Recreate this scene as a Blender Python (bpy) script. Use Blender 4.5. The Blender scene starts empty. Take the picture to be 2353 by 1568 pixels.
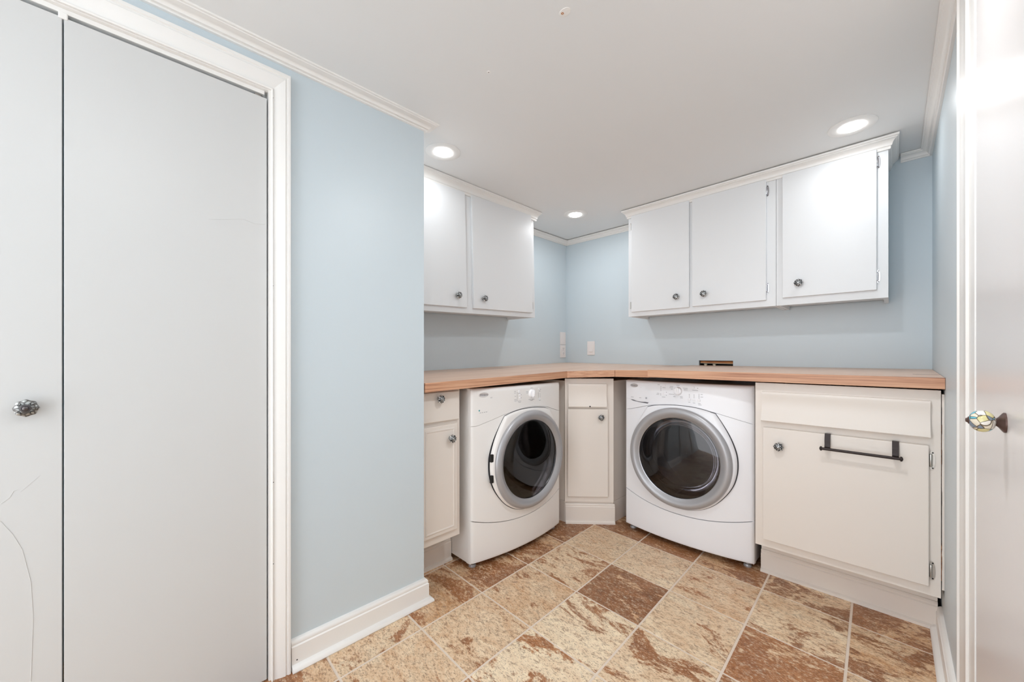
import bpy, bmesh, math, random
from mathutils import Vector, Matrix
random.seed(7)
SC = bpy.context.scene
COL = SC.collection
PI = math.pi

# ------------------------------------------------------------------ materials
def lin(c):
    c = c / 255.0
    return c / 12.92 if c <= 0.04045 else ((c + 0.055) / 1.055) ** 2.4
def rgb(r, g, b): return (lin(r), lin(g), lin(b), 1.0)

def mat(name, col, rough=0.5, metal=0.0, coat=0.0, bump=0.0, bscale=60.0, var=0.0, vscale=3.0, spec=0.5):
    m = bpy.data.materials.new(name); m.use_nodes = True
    nt = m.node_tree; p = nt.nodes['Principled BSDF']
    p.inputs['Base Color'].default_value = col
    p.inputs['Roughness'].default_value = rough
    p.inputs['Metallic'].default_value = metal
    p.inputs['Specular IOR Level'].default_value = spec
    p.inputs['Coat Weight'].default_value = coat
    tc = nt.nodes.new('ShaderNodeTexCoord')
    if bump:
        n = nt.nodes.new('ShaderNodeTexNoise'); n.inputs['Scale'].default_value = bscale; n.inputs['Detail'].default_value = 3
        b = nt.nodes.new('ShaderNodeBump'); b.inputs['Strength'].default_value = bump; b.inputs['Distance'].default_value = 0.002
        nt.links.new(tc.outputs['Object'], n.inputs['Vector']); nt.links.new(n.outputs['Fac'], b.inputs['Height'])
        nt.links.new(b.outputs['Normal'], p.inputs['Normal'])
    n2 = nt.nodes.new('ShaderNodeTexNoise'); n2.inputs['Scale'].default_value = vscale; n2.inputs['Detail'].default_value = 4
    mx = nt.nodes.new('ShaderNodeMix'); mx.data_type = 'RGBA'
    v = max(var, 0.01)
    mx.inputs['A'].default_value = tuple(min(1, c * (1 - v)) for c in col[:3]) + (1,)
    mx.inputs['B'].default_value = tuple(min(1, c * (1 + v)) for c in col[:3]) + (1,)
    nt.links.new(tc.outputs['Object'], n2.inputs['Vector']); nt.links.new(n2.outputs['Fac'], mx.inputs['Factor'])
    nt.links.new(mx.outputs['Result'], p.inputs['Base Color'])
    return m

def wood_mat(name, scale, cols, rough=0.42):
    m = bpy.data.materials.new(name); m.use_nodes = True
    nt = m.node_tree; p = nt.nodes['Principled BSDF']; p.inputs['Roughness'].default_value = rough
    tc = nt.nodes.new('ShaderNodeTexCoord'); mp = nt.nodes.new('ShaderNodeMapping')
    mp.inputs['Scale'].default_value = scale
    nt.links.new(tc.outputs['Object'], mp.inputs['Vector'])
    n = nt.nodes.new('ShaderNodeTexNoise'); n.inputs['Scale'].default_value = 1.0; n.inputs['Detail'].default_value = 5; n.inputs['Roughness'].default_value = 0.65
    nt.links.new(mp.outputs['Vector'], n.inputs['Vector'])
    r = nt.nodes.new('ShaderNodeValToRGB')
    e = r.color_ramp.elements
    e[0].position = 0.30; e[0].color = cols[0]; e[1].position = 0.70; e[1].color = cols[2]
    x = e.new(0.47); x.color = cols[1]
    nt.links.new(n.outputs['Fac'], r.inputs['Fac']); nt.links.new(r.outputs['Color'], p.inputs['Base Color'])
    return m

def tile_mat():
    m = bpy.data.materials.new('stone_tile'); m.use_nodes = True
    nt = m.node_tree; N = nt.nodes; L = nt.links; p = N['Principled BSDF']
    tc = N.new('ShaderNodeTexCoord'); at = N.new('ShaderNodeVertexColor'); at.layer_name = 'tile_tone'
    sp = N.new('ShaderNodeSeparateColor'); L.new(at.outputs['Color'], sp.inputs['Color'])
    cb = N.new('ShaderNodeCombineXYZ')
    mul = N.new('ShaderNodeMath'); mul.operation = 'MULTIPLY'; mul.inputs[1].default_value = 37.0
    L.new(at.outputs['Alpha'], mul.inputs[0]); L.new(mul.outputs[0], cb.inputs['Z'])
    ad = N.new('ShaderNodeVectorMath'); ad.operation = 'ADD'
    L.new(tc.outputs['Object'], ad.inputs[0]); L.new(cb.outputs[0], ad.inputs[1])
    mp = N.new('ShaderNodeMapping'); mp.inputs['Rotation'].default_value = (0, 0, 0.6); mp.inputs['Scale'].default_value = (1.0, 1.9, 1.0)
    L.new(ad.outputs[0], mp.inputs['Vector'])
    def noise(scale, detail, rough, dist=0.0, src=mp):
        n = N.new('ShaderNodeTexNoise'); n.inputs['Scale'].default_value = scale; n.inputs['Detail'].default_value = detail
        n.inputs['Roughness'].default_value = rough; n.inputs['Distortion'].default_value = dist
        L.new(src.outputs[0], n.inputs['Vector']); return n
    def math_(op, a, b, clamp=False):
        x = N.new('ShaderNodeMath'); x.operation = op; x.use_clamp = clamp
        for i, v in ((0, a), (1, b)):
            if isinstance(v, (int, float)): x.inputs[i].default_value = v
            else: L.new(v, x.inputs[i])
        return x.outputs[0]
    def mixc(f, a, b, mode='MIX'):
        x = N.new('ShaderNodeMix'); x.data_type = 'RGBA'; x.blend_type = mode
        if isinstance(f, (int, float)): x.inputs['Factor'].default_value = f
        else: L.new(f, x.inputs['Factor'])
        for k, v in (('A', a), ('B', b)):
            if isinstance(v, tuple): x.inputs[k].default_value = v
            else: L.new(v, x.inputs[k])
        return x.outputs['Result']
    def step(val, lo, hi):
        r = N.new('ShaderNodeMapRange'); r.inputs['From Min'].default_value = lo; r.inputs['From Max'].default_value = hi
        L.new(val, r.inputs['Value']); return r.outputs['Result']
    big = noise(3.6, 10, 0.68, 1.1).outputs['Fac']
    mid = noise(8.0, 10, 0.78, 0.7).outputs['Fac']
    fine = noise(42.0, 8, 0.85).outputs['Fac']
    grain = noise(105.0, 3, 0.7).outputs['Fac']
    vein = noise(5.5, 12, 0.75, 1.8).outputs['Fac']
    def dev(v, k): return math_('MULTIPLY', math_('SUBTRACT', v, 0.5), k)
    # base: tan to cream
    cream = step(math_('ADD', math_('ADD', dev(mid, 2.2), dev(fine, 1.0)), sp.outputs['Green']), 0.05, 0.95)
    base = mixc(cream, rgb(196, 146, 100), rgb(244, 224, 192))
    # brown patches with hard ragged edges, coverage from the red channel
    cov = math_('ADD', math_('ADD', math_('ADD', dev(big, 1.25), 0.5), dev(fine, 0.35)), math_('MULTIPLY', math_('SUBTRACT', sp.outputs['Red'], 0.5), 0.40))
    msk = step(cov, 0.49, 0.55)
    mott = step(math_('ADD', math_('ADD', 0.5, dev(mid, 2.0)), dev(fine, 1.6)), 0.1, 1.0)
    brown = mixc(mott, rgb(84, 48, 26), rgb(176, 116, 70))
    orange = mixc(mott, rgb(128, 66, 26), rgb(208, 136, 72))
    bo = mixc(sp.outputs['Blue'], brown, orange)
    c = mixc(math_('MULTIPLY', msk, 0.93), base, bo)
    # thin dark veins
    v = step(math_('ABSOLUTE', math_('SUBTRACT', vein, 0.47), 0.0), 0.014, 0.0)
    v = math_('MULTIPLY', v, step(mid, 0.46, 0.58), True)
    c = mixc(math_('MULTIPLY', v, 0.7), c, rgb(80, 50, 32))
    # grainy speckle
    s1 = step(fine, 0.515, 0.585)
    c = mixc(math_('MULTIPLY', s1, 0.62), c, rgb(118, 70, 38))
    s2 = step(fine, 0.475, 0.40)
    c = mixc(math_('MULTIPLY', s2, 0.5), c, rgb(238, 220, 192))
    s3 = step(grain, 0.57, 0.64)
    c = mixc(math_('MULTIPLY', s3, 0.55), c, rgb(84, 50, 30))
    s4 = step(grain, 0.43, 0.36)
    c = mixc(math_('MULTIPLY', s4, 0.35), c, rgb(236, 216, 190))
    L.new(c, p.inputs['Base Color'])
    p.inputs['Roughness'].default_value = 0.42
    b = N.new('ShaderNodeBump'); b.inputs['Strength'].default_value = 0.25; b.inputs['Distance'].default_value = 0.002
    L.new(math_('ADD', mid, math_('MULTIPLY', fine, 0.3)), b.inputs['Height']); L.new(b.outputs['Normal'], p.inputs['Normal'])
    return m

def glass_mat(name, tint, ior=1.5):
    m = bpy.data.materials.new(name); m.use_nodes = True
    nt = m.node_tree; N = nt.nodes; L = nt.links
    for n in list(N):
        if n.type == 'BSDF_PRINCIPLED': N.remove(n)
    out = N['Material Output']
    t = N.new('ShaderNodeBsdfTransparent'); t.inputs['Color'].default_value = tint
    g = N.new('ShaderNodeBsdfGlossy'); g.inputs['Roughness'].default_value = 0.03; g.inputs['Color'].default_value = (1, 1, 1, 1)
    f = N.new('ShaderNodeFresnel'); f.inputs['IOR'].default_value = ior
    mx = N.new('ShaderNodeMixShader')
    L.new(f.outputs[0], mx.inputs[0]); L.new(t.outputs[0], mx.inputs[1]); L.new(g.outputs[0], mx.inputs[2])
    L.new(mx.outputs[0], out.inputs['Surface'])
    return m

def knob_mat(name, light, dark, rough=0.22, metal=0.9):
    m = bpy.data.materials.new(name); m.use_nodes = True
    nt = m.node_tree; N = nt.nodes; L = nt.links; p = N['Principled BSDF']
    p.inputs['Metallic'].default_value = metal; p.inputs['Roughness'].default_value = rough
    tc = N.new('ShaderNodeTexCoord'); v = N.new('ShaderNodeTexVoronoi'); v.inputs['Scale'].default_value = 130.0; v.feature = 'DISTANCE_TO_EDGE'
    L.new(tc.outputs['Object'], v.inputs['Vector'])
    r = N.new('ShaderNodeValToRGB'); r.color_ramp.elements[0].position = 0.05; r.color_ramp.elements[0].color = dark
    r.color_ramp.elements[1].position = 0.28; r.color_ramp.elements[1].color = light
    L.new(v.outputs['Distance'], r.inputs['Fac']); L.new(r.outputs['Color'], p.inputs['Base Color'])
    return m

def ceramic_mat():
    m = bpy.data.materials.new('painted_ceramic'); m.use_nodes = True
    nt = m.node_tree; N = nt.nodes; L = nt.links; p = N['Principled BSDF']
    p.inputs['Roughness'].default_value = 0.12; p.inputs['Coat Weight'].default_value = 0.6
    tc = N.new('ShaderNodeTexCoord')
    v = N.new('ShaderNodeTexVoronoi'); v.inputs['Scale'].default_value = 95.0; v.feature = 'DISTANCE_TO_EDGE'
    w = N.new('ShaderNodeTexVoronoi'); w.inputs['Scale'].default_value = 95.0
    L.new(tc.outputs['Object'], v.inputs['Vector']); L.new(tc.outputs['Object'], w.inputs['Vector'])
    s = N.new('ShaderNodeSeparateColor'); L.new(w.outputs['Color'], s.inputs['Color'])
    r = N.new('ShaderNodeValToRGB'); r.color_ramp.interpolation = 'CONSTANT'
    e = r.color_ramp.elements
    e[0].position = 0; e[0].color = rgb(226, 216, 196); e[1].position = 0.3; e[1].color = rgb(94, 178, 196)
    x = e.new(0.55); x.color = rgb(214, 206, 150); x = e.new(0.75); x.color = rgb(232, 228, 220); x = e.new(0.9); x.color = rgb(120, 134, 150)
    L.new(s.outputs['Red'], r.inputs['Fac'])
    mr = N.new('ShaderNodeMapRange'); mr.inputs['From Min'].default_value = 0.02; mr.inputs['From Max'].default_value = 0.06
    L.new(v.outputs['Distance'], mr.inputs['Value'])
    mx = N.new('ShaderNodeMix'); mx.data_type = 'RGBA'; mx.inputs['A'].default_value = rgb(82, 66, 44)
    L.new(mr.outputs['Result'], mx.inputs['Factor']); L.new(r.outputs['Color'], mx.inputs['B'])
    L.new(mx.outputs['Result'], p.inputs['Base Color'])
    return m

def emit_mat(name, strength):
    m = bpy.data.materials.new(name); m.use_nodes = True
    p = m.node_tree.nodes['Principled BSDF']
    p.inputs['Base Color'].default_value = (0.9, 0.9, 0.9, 1)
    p.inputs['Emission Color'].default_value = (1, 0.985, 0.96, 1); p.inputs['Emission Strength'].default_value = strength
    return m

M = dict(
    wall=mat('blue_wall_paint', rgb(203, 214, 220), 0.38, bump=0.06, bscale=90, var=0.012),
    ceiling=mat('ceiling_paint', rgb(228, 229, 229), 0.6, bump=0.05, bscale=120, var=0.01),
    trim=mat('white_trim_paint', rgb(236, 234, 231), 0.32, bump=0.03, bscale=40, var=0.012),
    door=mat('white_door_paint', rgb(206, 206, 205), 0.38, bump=0.03, bscale=30, var=0.012, vscale=1.5),
    sidedoor=mat('gloss_door_paint', rgb(222, 218, 217), 0.26, bump=0.02, bscale=20, var=0.012),
    cab=mat('white_cabinet_paint', rgb(226, 228, 230), 0.33, bump=0.02, bscale=40, var=0.008),
    lowcab=mat('almond_cabinet_paint', rgb(230, 222, 214), 0.36, bump=0.03, bscale=40, var=0.015),
    washer=mat('white_enamel', rgb(240, 241, 245), 0.24, coat=0.3, var=0.004),
    dryer=mat('warm_white_enamel', rgb(238, 236, 234), 0.24, coat=0.3, var=0.004),
    silver=mat('silver_plastic', rgb(174, 174, 177), 0.34, metal=0.35, var=0.01),
    chrome=mat('chrome', rgb(188, 188, 192), 0.22, metal=1.0, var=0.01),
    steel=mat('worn_steel', rgb(190, 186, 180), 0.3, metal=0.9, var=0.2, vscale=120),
    rubber=mat('dark_rubber', rgb(58, 58, 62), 0.5, var=0.05),
    drum=mat('drum_metal', rgb(160, 158, 158), 0.30, metal=0.85, var=0.1, vscale=30),
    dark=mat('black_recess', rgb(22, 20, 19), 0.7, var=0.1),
    iron=mat('dark_bronze', rgb(48, 38, 36), 0.42, metal=0.4, var=0.06),
    grout=mat('pale_grout', rgb(222, 206, 190), 0.8, bump=0.2, bscale=200, var=0.05, vscale=20),
    tile=tile_mat(),
    wood_x=wood_mat('plywood_grain_along', (2.2, 26, 150), (rgb(156, 104, 78), rgb(202, 152, 120), rgb(222, 178, 146))),
    wood_y=wood_mat('plywood_grain_across', (26, 2.2, 150), (rgb(156, 104, 78), rgb(202, 152, 120), rgb(222, 178, 146))),
    top_x=wood_mat('counter_wood_lit_along', (1.6, 30, 30), (rgb(208, 172, 148), rgb(222, 190, 168), rgb(230, 202, 182)), 0.36),  # same wood as the edges, painted paler for the light from above
    top_y=wood_mat('counter_wood_lit_across', (30, 1.6, 30), (rgb(208, 172, 148), rgb(222, 190, 168), rgb(230, 202, 182)), 0.36),  # overhead light painted into this paler tone as well
    rawwood=wood_mat('raw_stud_wood', (9, 60, 90), (rgb(110, 62, 30), rgb(168, 104, 56), rgb(206, 146, 92)), 0.7),
    under=mat('raw_underside', rgb(196, 150, 108), 0.6, var=0.06, vscale=8),
    plate=mat('white_plastic', rgb(236, 230, 228), 0.35, var=0.01),
    knob=knob_mat('filigree_chrome', rgb(236, 238, 238), rgb(70, 72, 74), 0.3, 0.7),
    pewter=knob_mat('dark_pewter', rgb(172, 174, 172), rgb(96, 94, 92), 0.35, 0.7),
    pewter2=mat('pewter_boss', rgb(96, 90, 90), 0.3, metal=0.8, var=0.05),
    ceramic=ceramic_mat(),
    bronze=mat('old_bronze', rgb(96, 76, 70), 0.35, metal=0.6, var=0.08, vscale=40),
    glass=glass_mat('smoked_glass', (0.58, 0.57, 0.59, 1)),
    bowl=glass_mat('clear_bowl_glass', (0.84, 0.83, 0.84, 1), 1.22),
    glass2=glass_mat('dark_smoked_glass', (0.38, 0.38, 0.41, 1)),
    badge=mat('badge_silver', rgb(214, 210, 210), 0.25, metal=0.25, var=0.01),
    lens=emit_mat('lamp_lens', 9.0),
    ring=mat('lamp_trim', rgb(236, 235, 233), 0.4, var=0.01),
    ink=mat('grey_print', rgb(168, 168, 172), 0.5, var=0.01),
    inkdark=mat('dark_print', rgb(92, 92, 98), 0.5, var=0.01),
    teal=mat('teal_print', rgb(70, 160, 168), 0.5, var=0.01),
    scratch=mat('scratch_mark', rgb(205, 204, 202), 0.6, var=0.05),
    knobwhite=mat('dial_plastic', rgb(242, 242, 245), 0.25, var=0.005),
    pipe=mat('cream_pipe', rgb(226, 214, 190), 0.4, var=0.02),
)

# ------------------------------------------------------------------ mesh helpers
class MB:
    def __init__(s): s.bm = bmesh.new()
    def box(s, x0, x1, y0, y1, z0, z1, bev=0.0, mi=0, seg=2):
        b = bmesh.new(); bmesh.ops.create_cube(b, size=1)
        for v in b.verts:
            v.co = Vector(((x0 + x1) / 2 + v.co.x * (x1 - x0), (y0 + y1) / 2 + v.co.y * (y1 - y0), (z0 + z1) / 2 + v.co.z * (z1 - z0)))
        if bev: bmesh.ops.bevel(b, geom=b.edges[:], offset=bev, segments=seg, profile=0.5, affect='EDGES')
        for f in b.faces: f.material_index = mi
        s.merge(b); return s
    def merge(s, b, mat4=None):
        if mat4 is not None: bmesh.ops.transform(b, matrix=mat4, verts=b.verts)
        me = bpy.data.meshes.new('tmp'); b.to_mesh(me); b.free(); s.bm.from_mesh(me); bpy.data.meshes.remove(me); return s
    def poly(s, pts, mi=0):
        f = s.bm.faces.new([s.bm.verts.new(p) for p in pts]); f.material_index = mi; return s
    def prism(s, xy, z0, z1, mi=0, bev=0.0):
        """vertical prism over a plan polygon; z0/z1 numbers or functions of (x, y)"""
        fa = z0 if callable(z0) else (lambda x, y: z0); fb = z1 if callable(z1) else (lambda x, y: z1)
        b = bmesh.new()
        lo = [b.verts.new((x, y, fa(x, y))) for x, y in xy]; hi = [b.verts.new((x, y, fb(x, y))) for x, y in xy]
        n = len(xy); b.faces.new(lo[::-1]); b.faces.new(hi)
        for i in range(n): b.faces.new((lo[i], lo[(i + 1) % n], hi[(i + 1) % n], hi[i]))
        bmesh.ops.recalc_face_normals(b, faces=b.faces)
        if bev: bmesh.ops.bevel(b, geom=b.edges[:], offset=bev, segments=2, profile=0.5, affect='EDGES')
        for f in b.faces: f.material_index = mi
        s.merge(b); return s
    def extrude_x(s, yz, x0, x1, mi=0):
        b = bmesh.new()
        A = [b.verts.new((x0, y, z)) for y, z in yz]; B = [b.verts.new((x1, y, z)) for y, z in yz]
        n = len(yz); b.faces.new(A); b.faces.new(B[::-1])
        for i in range(n): b.faces.new((A[i], B[i], B[(i + 1) % n], A[(i + 1) % n]))
        bmesh.ops.recalc_face_normals(b, faces=b.faces)
        for f in b.faces: f.material_index = mi
        s.merge(b); return s
    def lathe(s, prof, seg=32, mat4=None, mi=0, mod=None, cap=True):
        """profile (r, h) revolved about +Z, then moved by mat4"""
        b = bmesh.new(); rings = []
        for r, h in prof:
            ring = []
            for k in range(seg):
                a = 2 * PI * k / seg
                rr = r * (mod(a, r, h) if mod else 1)
                ring.append(b.verts.new((rr * math.cos(a), rr * math.sin(a), h)))
            rings.append(ring)
        for i in range(len(rings) - 1):
            for k in range(seg):
                b.faces.new((rings[i][k], rings[i][(k + 1) % seg], rings[i + 1][(k + 1) % seg], rings[i + 1][k]))
        if cap:
            b.faces.new(rings[0][::-1]); b.faces.new(rings[-1])
        bmesh.ops.recalc_face_normals(b, faces=b.faces)
        for f in b.faces: f.material_index = mi
        s.merge(b, mat4); return s
    def tube(s, pts, r, seg=10, mi=0):
        b = bmesh.new(); rings = []
        pts = [Vector(p) for p in pts]
        for i, p in enumerate(pts):
            t = (pts[min(i + 1, len(pts) - 1)] - pts[max(i - 1, 0)]).normalized()
            u = t.orthogonal().normalized() if i == 0 else (u - t * u.dot(t)).normalized()
            w = t.cross(u)
            rings.append([b.verts.new(p + (u * math.cos(2 * PI * k / seg) + w * math.sin(2 * PI * k / seg)) * r) for k in range(seg)])
        for i in range(len(rings) - 1):
            for k in range(seg):
                b.faces.new((rings[i][k], rings[i][(k + 1) % seg], rings[i + 1][(k + 1) % seg], rings[i + 1][k]))
        b.faces.new(rings[0][::-1]); b.faces.new(rings[-1])
        bmesh.ops.recalc_face_normals(b, faces=b.faces)
        for f in b.faces: f.material_index = mi
        s.merge(b); return s
    def sweep(s, prof, path, side=1, mi=0, zf=None):
        """profile (out, z) swept along a plan path with mitred corners; out is to the right of travel when side = 1"""
        b = bmesh.new(); P = [Vector((x, y)) for x, y in path]; nn = []
        for i in range(len(P) - 1):
            d = (P[i + 1] - P[i]).normalized(); nn.append(Vector((d.y, -d.x)) * side)
        rings = []
        for i, p in enumerate(P):
            if i == 0: m = nn[0]
            elif i == len(P) - 1: m = nn[-1]
            else: m = (nn[i - 1] + nn[i]) / (1 + nn[i - 1].dot(nn[i]))
            rings.append([b.verts.new((p.x + m.x * o, p.y + m.y * o, z)) for o, z in prof])
        n = len(prof)
        for i in range(len(rings) - 1):
            for k in range(n):
                b.faces.new((rings[i][k], rings[i][(k + 1) % n], rings[i + 1][(k + 1) % n], rings[i + 1][k]))
        b.faces.new(rings[0]); b.faces.new(rings[-1][::-1])
        bmesh.ops.recalc_face_normals(b, faces=b.faces)
        for f in b.faces: f.material_index = mi
        s.merge(b); return s
    def build(s, name, mats, parent=None, smooth=False, loc=None):
        me = bpy.data.meshes.new(name); s.bm.to_mesh(me); s.bm.free()
        o = bpy.data.objects.new(name, me); COL.objects.link(o)
        for m in (mats if isinstance(mats, (list, tuple)) else [mats]): me.materials.append(m)
        if smooth:
            me.polygons.foreach_set('use_smooth', [True] * len(me.polygons)); me.set_sharp_from_angle(angle=math.radians(38))
        if parent: o.parent = parent
        if loc: o.location = loc
        return o

def tag(o, label, cat=None, group=None, kind=None):
    o['label'] = label
    if cat: o['category'] = cat
    if group: o['group'] = group
    if kind: o['kind'] = kind
    return o
def thing(name, label, cat, loc=(0, 0, 0), rz=0.0, ry=0.0, group=None, kind=None):
    o = bpy.data.objects.new(name, None); COL.objects.link(o)
    o.empty_display_size = 0.1; o.location = loc; o.rotation_euler = (0, ry, rz)
    return tag(o, label, cat, group, kind)

# outward facing disc frame: +Z of a lathe to local -Y (towards the viewer)
OUT = Matrix.Rotation(PI / 2, 4, 'X')
def out_at(x, y, z): return Matrix.Translation((x, y, z)) @ OUT

# ------------------------------------------------------------------ dimensions (metres)
ZC = 2.049            # ceiling
XR = 2.1618           # right wall
YF = -4.3             # far end of the room behind the camera
CLX, CLY, CLA = 0.596, -1.8137, 0.0181     # end of the closet wall and its slight skew

# ------------------------------------------------------------------ floor
def floor_():
    mb = MB(); bm = mb.bm
    lay = bm.loops.layers.float_color.new('tile_tone')
    def corner(i, j): return (0.7035 + 0.3012 * i + 0.0075 * j, -0.6545 - 0.0118 * i - 0.3140 * j)
    tones = {(0, 0): (.20, .55, .6), (1, 0): (.22, .60, .8), (2, 0): (.30, .45, .8), (3, 0): (.42, .60, .2), (4, 0): (.50, .35, .2),
             (0, 1): (.46, .60, .6), (1, 1): (.80, .30, .15), (2, 1): (.24, .62, .6), (3, 1): (.72, .40, .7), (4, 1): (.55, .4, .3),
             (0, 2): (.28, .45, .4), (1, 2): (.44, .85, .5), (2, 2): (.38, .62, .5), (3, 2): (.6, .5, .5),
             (-1, 0): (.75, .3, .3), (-1, 1): (.70, .3, .35), (-1, 2): (.72, .3, .4), (-1, 3): (.52, .25, .5), (-1, 4): (.50, .60, .7), (-1, 5): (.68, .45, .3),
             (0, 3): (.22, .55, .5), (0, 4): (.30, .50, .8), (1, 3): (.48, .85, .9), (1, 4): (.6, .5, .6), (0, 5): (.5, .4, .5), (2, 3): (.5, .7, .5),
             (0, -1): (.78, .25, .25), (1, -1): (.80, .25, .4), (2, -1): (.62, .3, .3), (3, -1): (.70, .5, .15), (4, -1): (.58, .25, .3)}
    g = 0.0035
    for i in range(-3, 6):
        for j in range(-4, 13):
            q = [corner(i, j), corner(i + 1, j), corner(i + 1, j + 1), corner(i, j + 1)]
            cx = sum(p[0] for p in q) / 4; cy = sum(p[1] for p in q) / 4
            if cx < -0.2 or cx > 2.35 or cy > 0.2 or cy < YF: continue
            t = tones.get((i, j), (random.uniform(.3, .75), random.uniform(.3, .7), random.uniform(.2, .8)))
            col = (t[0], t[1], t[2], random.random())
            def ring(inset, z):
                return [bm.verts.new((p[0] + (cx - p[0]) / abs(cx - p[0]) * inset, p[1] + (cy - p[1]) / abs(cy - p[1]) * inset, z)) for p in q]
            a = ring(g, -0.003); b = ring(g + 0.0012, 0.0)
            fs = [bm.faces.new(b)]
            for k in range(4): fs.append(bm.faces.new((a[k], a[(k + 1) % 4], b[(k + 1) % 4], b[k])))
            for f in fs:
                f.material_index = 0
                for l in f.loops: l[lay] = col
    bmesh.ops.recalc_face_normals(bm, faces=bm.faces)
    for f in bm.faces:
        if f.normal.z < -0.5: f.normal_flip()
    mb.box(-0.15, XR + 0.15, YF, 0.15, -0.06, -0.0016, mi=1)
    o = mb.build('floor', [M['tile'], M['grout']])
    tag(o, 'brown and cream mottled stone tile floor with pale grout', 'floor', kind='structure')
floor_()

# ------------------------------------------------------------------ ceiling and walls
mb = MB(); mb.box(-0.15, XR + 0.15, YF, 0.15, ZC, ZC + 0.05)
ceil = tag(mb.build('ceiling', M['ceiling']), 'flat off-white painted ceiling', 'ceiling', kind='structure')
mb = MB()
mb.lathe([(0.017, 0), (0.016, 0.0009), (0.008, 0.0013)], 20, Matrix.Translation((1.3556, -1.8264, ZC)) @ Matrix.Rotation(PI, 4, 'X') @ Matrix.Diagonal((1.1, 0.8, 1, 1)))
mb.lathe([(0.0042, 0.0012), (0.0036, 0.0018), (0.001, 0.0012)], 12, Matrix.Translation((1.349, -1.829, ZC)) @ Matrix.Rotation(PI, 4, 'X'), mi=1)
p = mb.build('filler_patch', [M['trim'], M['rawwood']], ceil, True)
p['label'] = 'white filler blob with a rusty screw hole'
mb = MB(); mb.lathe([(0.007, 0), (0.006, 0.0009), (0.002, 0.001)], 16, Matrix.Translation((1.0231, -1.8231, ZC)) @ Matrix.Rotation(PI, 4, 'X'))
mb.lathe([(0.002, 0.001), (0.001, 0.0016)], 8, Matrix.Translation((1.0231, -1.8231, ZC)) @ Matrix.Rotation(PI, 4, 'X'), mi=1)
mb.build('filler_patch', [M['trim'], M['inkdark']], ceil, True)

# back wall with the cut-out for the pipes
HX0, HX1, HZ0, HZ1 = 1.1006, 1.3065, 0.90, 1.0215
mb = MB()
for a, b, c, d in ((-0.15, HX0, 0, ZC), (HX1, XR + 0.15, 0, ZC), (HX0, HX1, 0, HZ0), (HX0, HX1, HZ1, ZC)):
    mb.box(a, b, 0, 0.014, c, d)
mb.box(-0.15, XR + 0.15, 0.11, 0.15, 0, ZC)
tag(mb.build('wall_back', M['wall']), 'pale blue wall behind the washing machine', 'wall', kind='structure')
mb = MB(); mb.box(-0.15, 0, YF, 0, 0, ZC)
tag(mb.build('wall_left', M['wall']), 'pale blue wall behind the dryer', 'wall', kind='structure')
mb = MB(); mb.box(XR, XR + 0.15, YF, 0, 0, ZC)
tag(mb.build('wall_right', M['wall']), 'pale blue side wall at the right edge of the room', 'wall', kind='structure')

# closet wall: local X runs along the wall towards its free end (x = 0), -Y faces the room
CLROT = PI / 2 - CLA
JX = -0.577; JT = 1.917; OX = -1.449     # opening right edge, top and left edge
cw = thing('wall_closet', 'pale blue closet partition wall ending at a corner left of the counter', 'wall', (CLX, CLY, 0), CLROT, kind='structure')
mb = MB()
mb.box(JX, 0, 0, 0.10, 0, ZC); mb.box(OX, JX, 0, 0.10, JT + 0.012, ZC); mb.box(-2.5, OX, 0, 0.10, 0, ZC)
mb.box(-0.10, 0, 0.10, 0.60, 0, ZC)
mb.build('partition', M['wall'], cw)

# ------------------------------------------------------------------ trim
def closet_pt(s, d): # s along the wall, d out of it
    v = Matrix.Rotation(CLROT, 3, 'Z') @ Vector((s, -d, 0)); return (CLX + v.x, CLY + v.y)
def crown(drop, proj, top):
    b = top - drop
    return [(0, b), (0.20 * proj, b), (0.24 * proj, b + 0.10 * drop), (0.22 * proj, b + 0.20 * drop), (0.34 * proj, b + 0.26 * drop), (0.36 * proj, b + 0.34 * drop),
            (0.42 * proj, b + 0.46 * drop), (0.55 * proj, b + 0.60 * drop), (0.76 * proj, b + 0.71 * drop), (0.82 * proj, b + 0.73 * drop), (0.84 * proj, b + 0.80 * drop), (0.97 * proj, b + 0.84 * drop), (proj, b + 0.90 * drop), (proj, top), (0, top)]
mb = MB(); mb.sweep(crown(0.030, 0.048, ZC), [closet_pt(-2.45, 0), closet_pt(0, 0), closet_pt(0.0, -0.03)])
tag(mb.build('trim_1', M['trim'], None, True), 'white crown moulding along the top of the closet wall', 'crown moulding', kind='structure')
mb = MB(); mb.sweep(crown(0.036, 0.036, ZC - 0.0055), [(0, -0.66), (0, 0), (0.70, 0)])
tag(mb.build('trim_2', M['trim'], None, True), 'white crown moulding in the far corner between the wall cabinets', 'crown moulding', kind='structure')
mb = MB(); mb.sweep(crown(0.034, 0.040, ZC - 0.0015), [(2.055, 0), (XR, 0), (XR, YF + 0.05)])
tag(mb.build('trim_3', M['trim'], None, True), 'white crown moulding along the top of the right wall', 'crown moulding', kind='structure')

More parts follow.
